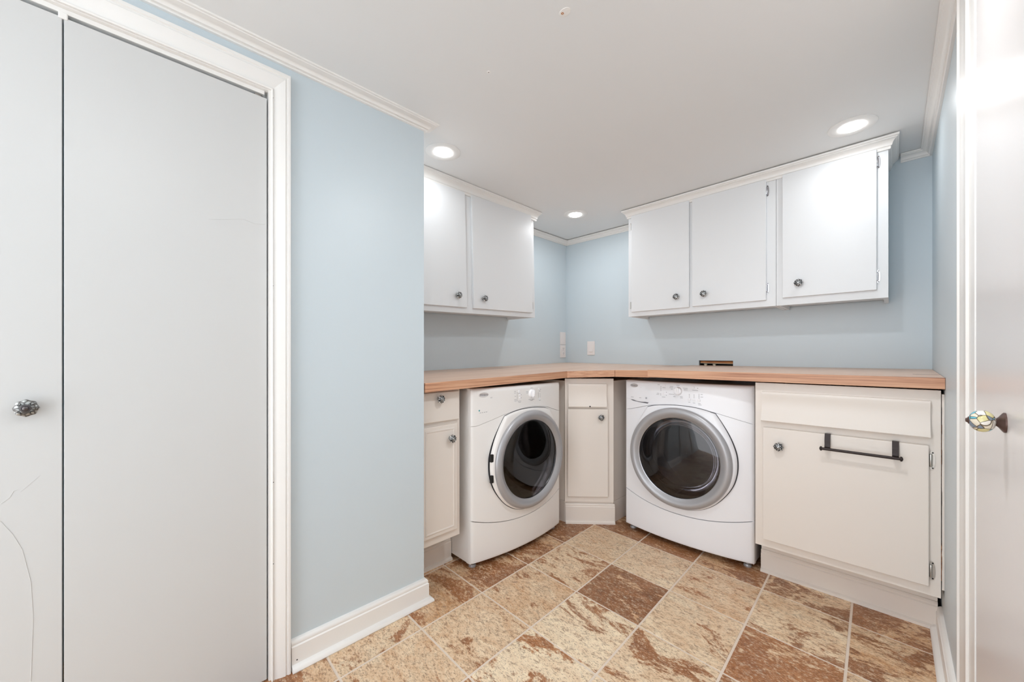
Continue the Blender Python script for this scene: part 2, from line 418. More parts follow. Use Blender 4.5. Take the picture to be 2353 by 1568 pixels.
base_prof = [(0, 0), (0.031, 0), (0.033, 0.004), (0.031, 0.012), (0.024, 0.018), (0.016, 0.021), (0.0155, 0.078), (0.012, 0.082), (0.0135, 0.088), (0.011, 0.094), (0.006, 0.099), (0, 0.101)]
mb = MB(); mb.sweep(base_prof, [closet_pt(-0.513, 0), closet_pt(0, 0), closet_pt(0.0, -0.02)])
mb.lathe([(0.0022, 0), (0.0022, 0.0008)], 8, Matrix.Translation((CLX + 0.0157 - 0.009, -2.311, 0.033)) @ Matrix.Rotation(PI / 2, 4, 'Y'), mi=1)
tag(mb.build('baseboard_left', [M['trim'], M['dark']], None, True), 'white baseboard with shoe moulding below the closet wall', 'baseboard', kind='structure')
mb = MB(); mb.sweep([(o, z * 0.92) for o, z in base_prof], [(XR, -0.512), (XR, -1.19)])
tag(mb.build('baseboard_right', M['trim'], None, True), 'white baseboard on the right wall beside the base cabinet', 'baseboard', kind='structure')

# casing of the closet door: a mitred moulded frame
cas = thing('trim_4', 'white moulded casing around the closet door', 'door casing', (CLX, CLY, 0), CLROT, kind='structure')
def casing_leg(mbx, x_in, x_out, ztop_in, ztop_out):
    prof = [(0, 0), (0, .012), (.06, .014), (.10, .010), (.16, .010), (.30, .013), (.48, .017), (.70, .020), (.74, .017), (.80, .017), (.84, .021), (.97, .021), (1, .018), (1, 0)]
    b = bmesh.new(); A = []; B = []
    for t, d in prof:
        x = x_in + (x_out - x_in) * t; zt = ztop_in + (ztop_out - ztop_in) * t
        A.append(b.verts.new((x, -d, 0))); B.append(b.verts.new((x, -d, zt)))
    for i in range(len(prof) - 1): b.faces.new((A[i], A[i + 1], B[i + 1], B[i]))
    bmesh.ops.recalc_face_normals(b, faces=b.faces); mbx.merge(b)
mb = MB(); casing_leg(mb, JX + 0.006, -0.5160, JT + 0.002, 1.9860)
for sx, sz in ((-0.5329, 1.5709), (-0.5329, .7565), (-0.5669, 1.2841), (-0.5657, .6451), (-0.5669, 1.895), (-.5329, 1.86), (-.534, .40), (-.566, .38)):
    mb.lathe([(0.0016, 0), (0.0016, 0.0007)], 8, out_at(sx, -0.0175 if sx > -0.55 else -0.0112, sz), mi=1)
mb.build('side_casing', [M['trim'], M['dark']], cas, True)
mb = MB(); casing_leg(mb, OX - 0.006, OX - 0.0670, JT + 0.002, 1.9860); mb.build('side_casing', M['trim'], cas, True)
mb = MB()
prof = [(0, 0), (0, .012), (.06, .014), (.10, .010), (.16, .010), (.30, .013), (.48, .017), (.70, .020), (.74, .017), (.80, .017), (.84, .021), (.97, .021), (1, .018), (1, 0)]
b = bmesh.new(); A = []; B = []
for t, d in prof:
    z = JT + 0.002 + (1.9860 - JT - 0.002) * t
    A.append(b.verts.new((OX - 0.006 - 0.0610 * t, -d, z))); B.append(b.verts.new((JX + 0.006 + 0.0550 * t, -d, z)))
for i in range(len(prof) - 1): b.faces.new((A[i], B[i], B[i + 1], A[i + 1]))
bmesh.ops.recalc_face_normals(b, faces=b.faces); mb.merge(b)
mb.build('head_casing', M['trim'], cas, True)
mb = MB(); mb.box(JX, JX + 0.008, -0.004, 0.10, 0, JT + 0.012); mb.box(OX - 0.008, OX, -0.004, 0.10, 0, JT + 0.012); mb.box(OX, JX, -0.004, 0.10, JT, JT + 0.012)
mb.build('jamb', M['trim'], cas)

# bifold closet door
SEAM = -1.014
d1 = thing('door_1', 'plain white bifold closet door at the left edge of the picture', 'closet door', (CLX, CLY, 0), CLROT, kind='structure')
mb = MB(); mb.box(SEAM + 0.0016, JX - 0.0035, 0.004, 0.036, 0.004, 1.8930, 0.0012)
r_ = mb.build('door_panel', M['door'], d1)
mb = MB(); mb.box(OX + 0.004, SEAM - 0.0016, 0.004, 0.036, 0.004, 1.8930, 0.0012)
l_ = mb.build('door_panel', M['door'], d1)
mb = MB(); mb.box(OX, JX - 0.0095, 0.007, 0.034, 1.9045, JT, 0.001)
mb.build('sliding_track', M['trim'], d1)
mb = MB(); mb.lathe([(0.005, 0), (0.005, 0.014)], 12, Matrix.Translation((JX - 0.02, 0.02, 1.896))); mb.box(JX - 0.034, JX - 0.022, 0.014, 0.026, 1.8985, 1.908)
mb.build('pivot_pin', M['steel'], d1, True)
mb = MB(); mb.box(SEAM - 0.008, SEAM + 0.008, 0.002, 0.012, 1.8885, 1.9050, 0.002)
mb.build('guide_bracket', M['trim'], d1)
mb = MB()
mb.tube([(-0.7299, .0038, 1.4644), (-.70, .0038, 1.471), (-.6438, .0038, 1.4857), (-.615, .0038, 1.478), (-.5853, .0038, 1.4832)], 0.0004, 6)
o = mb.build('scratch', M['scratch'], r_); o['label'] = 'fine hairline scratch in the white paint'
mb = MB()
mb.tube([(-1.1078, .0038, .6771), (-1.09, .0038, .64), (-1.0767, .0038, .6013), (-1.064, .0038, .52), (-1.0606, .0038, .4354), (-1.0639, .0038, .2844)], 0.0006, 6)
mb.tube([(-1.1078, .0038, .7169), (-1.095, .0038, .728), (-1.0893, .0038, .7422), (-1.083, .0038, .744)], 0.0005, 6)
mb.tube([(-1.079, .0038, .738), (-1.0508, .0038, .7691)], 0.0003, 6)
o = mb.build('scratch', M['scratch'], l_); o['label'] = 'curving grey scratches in the white paint'

# door in the right wall, with its casing: local -Y faces the room (world -X), local X runs towards the camera side
d2c = thing('trim_5', 'white casing of the door on the right wall', 'door casing', (XR, -1.185, 0), -PI / 2, kind='structure')
mb = MB()
mb.extrude_x([(0, 0), (0, 0.1), (-0.001, .1), (-0.001, 0)], 0, 0.001)
def vcas(x0, x1, prof):
    b = bmesh.new(); A = []; B = []
    for t, d in prof: A.append(b.verts.new((x0 + (x1 - x0) * t, -d, 0))); B.append(b.verts.new((x0 + (x1 - x0) * t, -d, ZC - 0.03)))
    for i in range(len(prof) - 1): b.faces.new((A[i], A[i + 1], B[i + 1], B[i]))
    bmesh.ops.recalc_face_normals(b, faces=b.faces); mb.merge(b)
vcas(0, 0.115, [(0, 0), (0, .0135), (.04, .015), (.10, .015), (.14, .011), (.30, .012), (.55, .010), (.80, .008), (.84, .010), (.97, .009), (1, .005), (1, 0)])
mb.build('side_casing', M['trim'], d2c, True)
mb = MB(); mb.box(0.116, 0.205, -0.004, 0.0, 0, ZC - 0.03, 0.001); mb.build('jamb', M['trim'], d2c)
d2 = thing('door_2', 'glossy white door at the right edge of the picture', 'door', (XR, -1.395, 0), -PI / 2, kind='structure')
mb = MB(); mb.box(0.004, 0.80, -0.0025, 0.0, 0.012, ZC - 0.036, 0.0008)
dp = mb.build('door_panel', M['sidedoor'], d2)
kb = bpy.data.objects.new('door_knob', None); COL.objects.link(kb); kb.parent = d2; kb.location = (0.318, -0.0025, 0.949)
kb['label'] = 'egg-shaped ceramic knob painted with turquoise and yellow scales on a bronze base'
mb = MB(); mb.lathe([(0.0165, 0), (0.0165, 0.002), (0.014, 0.004), (0.0085, 0.0075), (0.006, 0.010), (0.0055, 0.013)], 28, OUT); mb.build('rosette', M['bronze'], kb, True)
mb = MB(); mb.lathe([(0.0168 * math.sin(PI * k / 14) + 0.0015, 0.0245 - 0.0150 * math.cos(PI * k / 14)) for k in range(1, 14)], 32, OUT); mb.build('ceramic_egg', M['ceramic'], kb, True)
mb = MB(); mb.lathe([(0.0062, 0.0375), (0.0062, 0.0395), (0.004, 0.0405), (0.003, 0.0425), (0.001, 0.0430)], 20, OUT); mb.build('finial', M['bronze'], kb, True)

# ------------------------------------------------------------------ recessed ceiling lamps
lamp_lights = []
def downlight(x, y, label, power, wide=False):
    t = thing('recessed_light', label, 'ceiling light', (x, y, ZC), group='round recessed ceiling lights')
    F = Matrix.Rotation(PI, 4, 'X')
    mb = MB(); mb.lathe([(0.083, 0), (0.083, 0.0022), (0.080, 0.0036), (0.060, 0.0045), (0.050, 0.0040), (0.044, 0.0025), (0.043, 0)], 48, F, cap=False); mb.build('trim_ring', M['ring'], t, True)
    mb = MB(); mb.lathe([(0.044, 0.0015), (0.043, 0.0040), (0.038, 0.0080), (0.028, 0.0105), (0.014, 0.012), (0.003, 0.0122)], 40, F); mb.build('lens', M['lens'], t, True)
    L = bpy.data.lights.new('lamp_glow', 'POINT' if wide else 'AREA'); L.energy = power; L.color = LAMP
    if wide: L.shadow_soft_size = 0.045
    else: L.shape = 'DISK'; L.size = 0.075; L.spread = math.radians(SPREAD)
    o = bpy.data.objects.new('lamp_glow', L); COL.objects.link(o); o.parent = t; o.location = (0, 0, -0.075 if wide else -0.0135)
    return t
PA = 0.8; PB = 1.7; PD = 5.2; PE = 2.5; SPREAD = 178; LAMP = (0.95, 0.978, 1.0)
downlight(0.470, -1.626, 'round recessed ceiling light above the left wall cabinet, at the closet wall end', PA)
downlight(0.437, -0.480, 'round recessed ceiling light in the far corner between the wall cabinets', PB)
downlight(1.9025, -0.505, 'round recessed ceiling light above the right end of the right wall cabinets', PA)
downlight(1.76, -1.66, 'round recessed ceiling light near the door on the right wall, outside the picture', PD)
downlight(1.885, -2.80, 'round recessed ceiling light over the viewpoint, outside the picture', PE, True)
downlight(1.30, -3.75, 'added fill light built as a recessed ceiling light, unseen behind the viewpoint', PE, True)  # unseen extra lamp, added to even out the light on the closet doors

# ------------------------------------------------------------------ cabinet hardware (prototypes copied later)
def knob_mesh():
    mb = MB()
    mb.lathe([(0.0085, 0), (0.0085, 0.002), (0.005, 0.004), (0.0045, 0.010), (0.007, 0.012)], 20, OUT)
    pet = lambda a, r, h: 1 + (0.10 * math.cos(8 * a) if r > 0.010 else 0)
    mb.lathe([(0.006, 0.011), (0.013, 0.0135), (0.0178, 0.018), (0.0185, 0.022), (0.0168, 0.026), (0.0125, 0.0295), (0.0118, 0.0288), (0.0075, 0.030), (0.0060, 0.0325), (0.002, 0.0338)], 48, OUT, mod=pet)
    # little dark petal recesses round the face
    for k in range(8):
        a = 2 * PI * (k + .5) / 8
        mb.lathe([(0.0024, -0.0006), (0.0024, 0.0008), (0.0012, 0.0014)], 8, out_at(0.0142 * math.cos(a), -0.0282, 0.0142 * math.sin(a)), mi=1)
    return mb
def hinge_mesh():
    mb = MB()
    pts = []
    for k in range(24):
        a = 2 * PI * k / 24
        pts.append((0.009 * (abs(math.cos(a)) ** 0.8) * (1 if math.cos(a) >= 0 else -0.4), 0.030 * math.sin(a)))
    b = bmesh.new(); A = [b.verts.new((x, -0.0022, z)) for x, z in pts]; B = [b.verts.new((x, 0, z)) for x, z in pts]
    b.faces.new(A); n = len(pts)
    for i in range(n): b.faces.new((A[i], B[i], B[(i + 1) % n], A[(i + 1) % n]))
    bmesh.ops.recalc_face_normals(b, faces=b.faces); mb.merge(b)
    mb.lathe([(0.0015, -0.021), (0.0035, -0.020), (0.0042, -0.0185), (0.0042, 0.0185), (0.0035, 0.020), (0.0015, 0.021)], 14, Matrix.Translation((-0.0015, -0.006, 0)))
    mb.lathe([(0.0022, 0), (0.0022, 0.001)], 10, out_at(0.003, -0.002, 0.0245), mi=1); mb.lathe([(0.0022, 0), (0.0022, 0.001)], 10, out_at(0.003, -0.002, -0.0245), mi=1)
    return mb
def hinge_edge_mesh():
    mb = MB(); mb.box(-0.0025, 0.0025, -0.010, 0, -0.022, 0.022, 0.001)
    mb.lathe([(0.0012, -0.024), (0.003, -0.023), (0.003, 0.023), (0.0012, 0.024)], 12, Matrix.Translation((0, -0.010, 0)))
    return mb
_k = knob_mesh().build('knob', [M['knob'], M['dark']], None, True); KNOB = _k.data; COL.objects.unlink(_k); bpy.data.objects.remove(_k)
_h = hinge_mesh().build('hinge', [M['chrome'], M['dark']], None, True); HINGE = _h.data; COL.objects.unlink(_h); bpy.data.objects.remove(_h)
_h = hinge_mesh().build('hinge', [M['steel'], M['dark']], None, True); HINGE_W = _h.data; COL.objects.unlink(_h); bpy.data.objects.remove(_h)
_h = hinge_edge_mesh().build('hinge', M['steel'], None, True); HINGE_E = _h.data; COL.objects.unlink(_h); bpy.data.objects.remove(_h)
def put(name, data, parent, x, y, z, rz=0.0, sc=1.0, label=None):
    o = bpy.data.objects.new(name, data); COL.objects.link(o); o.parent = parent; o.location = (x, y, z)
    o.rotation_euler = (0, 0, rz); o.scale = (sc, sc, sc)
    if label: o['label'] = label
    return o

# closet knob: bigger pewter flower
kp = bpy.data.objects.new('knob', None); COL.objects.link(kp); kp.parent = l_; kp.location = (-1.0684, 0.004, 0.9353); kp['label'] = 'dark pewter flower-shaped knob'
mb = MB(); mb.lathe([(0.010, 0), (0.010, 0.003), (0.006, 0.005), (0.005, 0.012), (0.009, 0.014), (0.0165, 0.0165), (0.0195, 0.020), (0.0190, 0.0235), (0.0150, 0.0265), (0.0095, 0.0280), (0.007, 0.0282)], 64, OUT,
    mod=lambda a, r, h: 1 + (0.05 * math.cos(8 * a) if r > 0.012 else 0))
mb.build('knob_body', M['pewter'], kp, True)
mb = MB(); mb.lathe([(0.0092, 0.0275), (0.0088, 0.0290), (0.0062, 0.0296), (0.0058, 0.0286), (0.0050, 0.0286), (0.0046, 0.0310), (0.0025, 0.0325), (0.001, 0.0327)], 32, OUT)
mb.build('boss', M['pewter2'], kp, True)
mb = MB()
for k in range(4):
    a = PI / 4 + k * PI / 2
    for q in range(9):
        t = a + PI + (q - 4) * 0.42
        cx, cz = 0.0138 * math.cos(a), 0.0138 * math.sin(a)
        if q < 8:
            t2 = a + PI + (q - 3) * 0.42
            mb.tube([(cx + 0.0030 * math.cos(t), -0.0272, cz + 0.0030 * math.sin(t)), (cx + 0.0030 * math.cos(t2), -0.0272, cz + 0.0030 * math.sin(t2))], 0.0009, 6)
mb.build('engraving', M['dark'], kp, True)

# ------------------------------------------------------------------ wall cabinets (local X to the right, -Y to the viewer, z = world)
def face_frame(mb, x0, x1, z0, z1, y, t, openings):
    """frame of stiles and rails on the plane y (front), t thick, with rectangular openings"""
    xs = sorted({x0, x1, *[o[0] for o in openings], *[o[1] for o in openings]})
    zs = sorted({z0, z1, *[o[2] for o in openings], *[o[3] for o in openings]})
    for i in range(len(xs) - 1):
        for k in range(len(zs) - 1):
            cx, cz = (xs[i] + xs[i + 1]) / 2, (zs[k] + zs[k + 1]) / 2
            if any(o[0] < cx < o[1] and o[2] < cz < o[3] for o in openings): continue
            mb.box(xs[i], xs[i + 1], y, y + t, zs[k], zs[k + 1])
    bmesh.ops.remove_doubles(mb.bm, verts=mb.bm.verts, dist=1e-5)
def carcass(mb, x0, x1, depth, z0, z1, t=0.016, floor_up=0.018):
    mb.box(x0, x0 + t, -depth, -0.002, z0, z1); mb.box(x1 - t, x1, -depth, -0.002, z0, z1)
    mb.box(x0 + t, x1 - t, -depth, -0.002, z0 + floor_up, z0 + floor_up + t); mb.box(x0 + t, x1 - t, -depth, -0.002, z1 - t, z1)
    mb.box(x0 + t, x1 - t, -0.010, -0.002, z0 + floor_up, z1)

UD = 0.2835; UZ0 = 1.320; UZ1 = 2.043
def wall_cabinet(name, label, loc, rz, ry, w, doors, knobs, hinges, parts_after=None, group='white wall cabinets'):
    t = thing(name, label, 'cabinet', loc, rz, ry, group)
    mb = MB(); carcass(mb, 0, w, UD - 0.018, UZ0, UZ1); mb.build('body', M['cab'], t)
    mb = MB(); face_frame(mb, 0, w, UZ0, UZ1, -UD, 0.018, [(a + 0.012, b - 0.012, c + 0.012, d - 0.012) for a, b, c, d in doors]); mb.build('face_frame', M['cab'], t)
    for (a, b, c, d), kn in zip(doors, knobs):
        mb = MB(); mb.box(a, b, -UD - 0.0165, -UD - 0.0008, c, d, 0.0022)
        dr = mb.build('door', M['cab'], t)
        put('knob', KNOB, dr, kn[0], -UD - 0.0165, kn[1], label='chrome filigree knob')
    for hx, hz, sd, dat in hinges: put('hinge', dat, t, hx, -UD, hz, sd, label='chrome hinge')
    return t
X0 = 0.7386; XM = 1.5870; X1 = 2.0131
def lx(v): return v - X0
ur = wall_cabinet('wall_cabinet', 'white two-door wall cabinet on the back wall, above the washing machine', (X0, 0, 0), 0, 0, XM - 0.0008 - X0,
    [(lx(.7654), lx(1.1449), 1.3495, 2.000), (lx(1.1628), lx(1.5441), 1.3525, 2.000)], [(lx(1.0742), 1.4191), (lx(1.2340), 1.420)],
    [(lx(1.5465), 1.9414, 0, HINGE), (lx(1.5465), 1.4185, 0, HINGE), (lx(.7595), 1.395, 0, HINGE_E), (lx(.7595), 1.93, 0, HINGE_E)])
us = wall_cabinet('wall_cabinet', 'white single-door wall cabinet at the right end of the back wall', (XM + 0.0008, 0, 0), 0, 0, X1 - XM - 0.0008,
    [(1.6158 - XM, 1.9744 - XM, 1.357, 2.000)], [(1.6869 - XM, 1.4245)], [(1.9775 - XM, 1.945, 0, HINGE), (1.9775 - XM, 1.4194, 0, HINGE)])
mb = MB(); mb.sweep(crown(0.054, 0.036, ZC - 0.0055), [(X0 , -0.001), (X0, -UD - 0.001), (X1, -UD - 0.001), (X1, -0.001)], side=1)
tag(mb.build('trim_6', M['trim'], None, True), 'white crown moulding wrapping the top of the back wall cabinets', 'crown moulding', kind='structure')
# left one hangs slightly out of level: its left end is lower
LY1 = -0.7106; LW = 1.092
ul = wall_cabinet('wall_cabinet', 'white wall cabinet above the dryer, partly hidden by the closet wall', (0.0, LY1, 0.0), PI / 2, -0.026, 0.0, [], [], []) if False else None
def left_wall_cabinet():
    tilt = 0.026
    d_ = 0.2606
    t = thing('wall_cabinet', 'white wall cabinet above the dryer, partly hidden by the closet wall', 'cabinet', (0, LY1, UZ0), PI / 2, -tilt, 'white wall cabinets')
    z0, z1 = -0.002, UZ1 - UZ0
    mb = MB(); carcass(mb, -LW, 0, d_ - 0.018, z0, z1); mb.build('body', M['cab'], t)
    doors = [(-LW + 0.015, -1.3212 - LY1, 0.029, 0.69), (-1.2707 - LY1, -0.7505 - LY1, 0.028, 0.69)]
    mb = MB(); face_frame(mb, -LW, 0, z0, z1, -d_, 0.018, [(a + 0.012, b - 0.012, c + 0.012, d - 0.012) for a, b, c, d in doors]); mb.build('face_frame', M['cab'], t)
    for (a, b, c, d), kn in zip(doors, [(-1.3947 - LY1, 0.093), (-1.200 - LY1, 0.089)]):
        mb = MB(); mb.box(a, b, -d_ - 0.0175, -d_ - 0.0008, c, d, 0.0022)
        dr = mb.build('door', M['cab'], t)
        put('knob', KNOB, dr, kn[0], -d_ - 0.0175, kn[1], label='chrome filigree knob')
    for hz in (0.628, 0.078): put('hinge', HINGE_E, t, -0.0345 + 0.0, -d_, hz, 0, label='chrome hinge')
left_wall_cabinet()
mb = MB(); mb.sweep(crown(0.060, 0.034, ZC - 0.002), [(0.2615, -1.803), (0.2615, LY1), (0.001, LY1)], side=1)
tag(mb.build('trim_7', M['trim'], None, True), 'white crown moulding wrapping the top of the wall cabinet above the dryer', 'crown moulding', kind='structure')

# ------------------------------------------------------------------ worktops
def ztop_left(x, y):
    if x > 0.60: return 0.9925 - 0.030 * 0.60 + 0.021 * y + 0.0 * x
    return 0.9925 - 0.030 * x + 0.021 * y
def slab_left():
    t = thing('countertop', 'wood countertop over the dryer, turning the corner with an angled front edge', 'countertop', (0.3, -0.8, 0.95), group='wood countertops')
    ox, oy, oz = 0.3, -0.8, 0.95
    V = [(0.002, -1.808), (0.588, -1.808), (0.588, -0.792), (0.828, -0.617), (1.0505, -0.617), (1.0505, -0.002), (0.002, -0.002)]
    zt = lambda x, y: (0.9925 - 0.030 * min(x, .6) + 0.021 * y) + (0.010 * max(0, (x - 0.6)) / .45)
    f1 = lambda x, y: zt(x + ox, y + oy) - oz
    f0 = lambda x, y: zt(x + ox, y + oy) - 0.040 - oz
    mb = MB(); bm = mb.bm
    xy = [(x - ox, y - oy) for x, y in V]
    mb.prism(xy, f0, f1)
    for f in mb.bm.faces:
        if f.normal.z < -0.5: f.material_index = 1
    bmesh.ops.triangulate(mb.bm, faces=[f for f in mb.bm.faces if len(f.verts) > 4])
    mb.build('slab', [M['top_y'], M['under']], t)
    # separate edge strips, with hairline joints between them
    def strip(a, b, m):
        d = Vector((b[0] - a[0], b[1] - a[1])).normalized(); n = Vector((d.y, -d.x)) * 0.012
        a2 = (a[0] + d.x * 0.0006, a[1] + d.y * 0.0006); b2 = (b[0] - d.x * 0.0006, b[1] - d.y * 0.0006)
        q = [(a2[0] + n.x * .05, a2[1] + n.y * .05), (b2[0] + n.x * .05, b2[1] + n.y * .05), (b2[0] + n.x, b2[1] + n.y), (a2[0] + n.x, a2[1] + n.y)]
        if a == V[2]: q[3] = (a2[0] + 0.012, a2[1] + n.y + 0.0055)
        if a == V[1]: q[2] = (b2[0] + 0.012, b2[1] - 0.0035)
        if a == V[2]: q[2] = (b2[0] + 0.0030, b2[1] - 0.012)
        if a == V[3]: q[3] = (a2[0] + 0.0040, a2[1] - 0.012)
        s_ = MB(); s_.prism([(x - ox, y - oy) for x, y in q], f0, lambda x, y: f1(x, y) + 0.0002, bev=0.0008); s_.build('edge_strip', m, t)
    strip(V[1], V[2], M['wood_y']); strip(V[2], V[3], M['wood_x']); strip(V[3], V[4], M['wood_x'])
slab_left()
def slab_right():
    ox, oy, oz = 1.6, -0.33, 0.95
    t = thing('countertop', 'long wood countertop over the washing machine and the right base cabinet', 'countertop', (ox, oy, oz), group='wood countertops')
    zt = lambda x, y: 0.9890 + 0.0205 * y + 0.0012 * (x - 1.05)
    f1 = lambda x, y: zt(x + ox, y + oy) - oz
    f0 = lambda x, y: f1(x, y) - 0.0405
    V = [(1.0520, -0.002), (1.0520, -0.648), (2.1605, -0.648), (2.1605, -0.002)]
    mb = MB(); mb.prism([(x - ox, y - oy) for x, y in V], f0, f1)
    for f in mb.bm.faces:
        if f.normal.z < -0.5: f.material_index = 1
    mb.build('slab', [M['top_x'], M['under']], t)
    E = [(1.0520, -0.6486), (1.0520, -0.660), (2.1610, -0.660), (2.1610, -0.6486)]
    mb = MB(); mb.prism([(x - ox, y - oy) for x, y in E], f0, lambda x, y: f1(x, y) + 0.0002, bev=0.0008)
    mb.build('edge_strip', M['wood_x'], t)
    # sliver of a cut at the right end of the top
    mb = MB(); mb.box(2.085 - ox, 2.160 - ox, -0.462 - oy, -0.458 - oy, f1(0.5, -0.13) - 0.001, f1(0.5, -0.13) + 0.0004)
    mb.build('saw_cut', M['dark'], t)
slab_right()

# ------------------------------------------------------------------ base cabinets
def pull_front(mb, x0, x1, z0, z1, y):
    """false drawer front with a scooped face that flares out at the bottom"""
    h = z1 - z0
    pr = [(y - 0.001, z1), (y - 0.016, z1), (y - 0.019, z1 - 0.006)]
    for k in range(9):
        t = k / 8; pr.append((y - 0.019 + 0.007 * math.sin(PI * t) - 0.010 * t * t, z1 - 0.01 - (h - 0.022) * t))
    pr += [(y - 0.030, z0 + 0.004), (y - 0.027, z0), (y - 0.001, z0)]
    mb.extrude_x(pr, x0, x1)
def toe(mb, path, h, proj=0.014, side=1):
    mb.sweep([(0, 0), (proj + 0.012, 0), (proj + 0.011, 0.010), (proj + 0.004, 0.014), (proj, 0.016), (proj, h - 0.018), (proj - 0.004, h - 0.014), (proj - 0.003, h - 0.006), (proj - 0.008, h), (0, h)], path, side)

# right: one wide door and a false drawer front
FX0, FX1, FY = 1.5663, 2.1530, 0.6224
def bx(v): return v - FX0
rc = thing('base_cabinet', 'almond base cabinet with one wide door, right of the washing machine', 'cabinet', (FX0, 0, 0), group='almond base cabinets')
mb = MB(); W_ = FX1 - FX0
mb.box(0, 0.016, -FY + 0.02, -0.01, 0.168, 0.925); mb.box(W_ - 0.016, W_, -FY + 0.02, -0.01, 0.168, 0.925); mb.box(0.016, W_ - 0.016, -FY + 0.02, -0.01, 0.172, 0.188); mb.box(0.016, W_ - 0.016, -0.02, -0.01, 0.188, 0.925)
mb.build('body', M['lowcab'], rc)
mb = MB(); face_frame(mb, 0, W_, 0.169, 0.929, -FY, 0.02, [(0.05, W_ - 0.05, 0.23, 0.70)]); mb.build('face_frame', M['lowcab'], rc)
mb = MB(); pull_front(mb, bx(1.5943), bx(2.1263), 0.7540, 0.8895, -FY); mb.build('drawer_front', M['lowcab'], rc, True)
mb = MB(); mb.box(bx(1.5985), bx(2.1227), -FY - 0.0175, -FY - 0.0008, 0.206, 0.7248, 0.003); dr = mb.build('door', M['lowcab'], rc)
put('knob', KNOB, dr, bx(1.6639), -FY - 0.0175, 0.6472, label='chrome filigree knob')
for hz in (0.6699, 0.2629): put('hinge', HINGE_W, rc, bx(2.1290), -FY, hz, 0, 1.15, label='paint-chipped steel hinge')
mb = MB(); toe(mb, [(0.0, -0.504), (W_ - 0.002, -0.504)], 0.104)
mb.box(0, W_ - 0.002, -0.504, -0.488, 0, 0.168, mi=0)
mb.build('toe_kick', M['lowcab'], rc, True)
# filler strip between the cabinet and the wall, with the open crack
mb = MB()
zz = 0.20
b_ = random.Random(3)
while zz < 0.915:
    h = b_.uniform(0.02, 0.07); w = b_.uniform(0.0012, 0.0032)
    mb.box(-0.0014 - w * 0.45, 0.0036, -0.0195, 0.02, zz, min(zz + h, 0.915)); zz += h
o = mb.build('filler_strip', M['lowcab'], rc, loc=(2.158 - FX0, -0.60, 0)); o['label'] = 'narrow chipped white filler strip against the wall'
for q in ((-0.0046, 0.0010, 0.0, 0.02, 0.60, 0.80), (-0.0046, -0.0010, -0.012, 0.02, 0.23, 0.36)):
    mb = MB(); mb.box(*q); o = mb.build('splintered_wood', M['rawwood'], rc, loc=(2.158 - FX0, -0.60, 0)); o['label'] = 'raw splintered wood edge'

# corner: narrow angled cabinet
CAx, CAy = 0.5586, -0.7645; CROT = math.radians(42.01); CL = 0.3036
cc = thing('base_cabinet', 'narrow almond base cabinet set at an angle in the corner between dryer and washing machine', 'cabinet', (CAx, CAy, 0), CROT, group='almond base cabinets')
Rm = Matrix.Rotation(-CROT, 3, 'Z')
def c2l(x, y): v = Rm @ Vector((x - CAx, y - CAy, 0)); return (v.x, v.y)
bxw = CAx + CL * math.cos(CROT); byw = CAy + CL * math.sin(CROT)
foot_ = [(0, 0.018), (CL, 0.018), c2l(bxw, -0.004), c2l(0.02, -0.004), c2l(0.02, CAy)]
mb = MB(); mb.prism([(0.0, 0.0185), (CL, 0.0185), c2l(bxw, -0.02), c2l(0.02, -0.02), c2l(0.02, CAy)], 0.135, 0.895); mb.build('body', M['lowcab'], cc)
mb = MB(); mb.box(0, CL, 0, 0.018, 0.135, 0.9105, 0.001); mb.build('face_frame', M['lowcab'], cc)
mb = MB(); pull_front(mb, 0.0195, 0.2573, 0.733, 0.8768, 0.0)
mb.lathe([(0.0045, 0), (0.0035, 0.0012)], 10, out_at(0.1525, -0.0298, 0.7385), mi=1)
mb.build('drawer_front', [M['lowcab'], M['dark']], cc, True)
mb = MB(); mb.box(0.016, 0.2665, -0.0172, -0.0008, 0.1725, 0.7205, 0.003); dr = mb.build('door', M['lowcab'], cc)
put('knob', KNOB, dr, 0.2199, -0.0172, 0.6706, label='chrome filigree knob')
for hz in (0.6485, 0.2355): put('hinge', HINGE_W, cc, 0.0085, 0, hz, PI, 0.9, label='bronzed steel hinge')
mb = MB(); mb.prism([(0.0, 0.014), (CL - 0.001, 0.014), c2l(bxw - 0.001, -0.02), c2l(0.02, -0.02), c2l(0.02, CAy + 0.02)], 0.0, 0.134)
toe(mb, [(0.004, 0.012), (0.312, 0.012)], 0.121, 0.012)
mb.build('toe_kick', M['lowcab'], cc, True)

# left: drawer over a raised-panel door
LX = 0.535; LYR = -1.5754; LYL = -1.806
lc = thing('base_cabinet', 'narrow almond base cabinet with a drawer, half hidden behind the closet wall corner', 'cabinet', (0, LYR, 0), PI / 2, group='almond base cabinets')
w = LYR - LYL
mb = MB(); mb.box(-w, 0, -LX + 0.018, -0.004, 0.191, 0.888); mb.build('body', M['lowcab'], lc)
mb = MB(); mb.box(-w, 0, -LX, -LX + 0.018, 0.191, 0.8955, 0.001); mb.build('face_frame', M['lowcab'], lc)
mb = MB(); mb.box(-w + 0.012, -0.0135, -LX - 0.017, -LX - 0.0008, 0.752, 0.888, 0.004); dr = mb.build('drawer', M['lowcab'], lc)
put('knob', KNOB, dr, -1.7088 - LYR, -LX - 0.017, 0.8581, label='chrome filigree knob')
mb = MB()
mb.box(-w + 0.012, -0.0225, -LX - 0.014, -LX - 0.0008, 0.2290, 0.7330, 0.003)
a0, a1, b0, b1 = -w + 0.012, -0.0225, 0.2290, 0.7330
pts = []
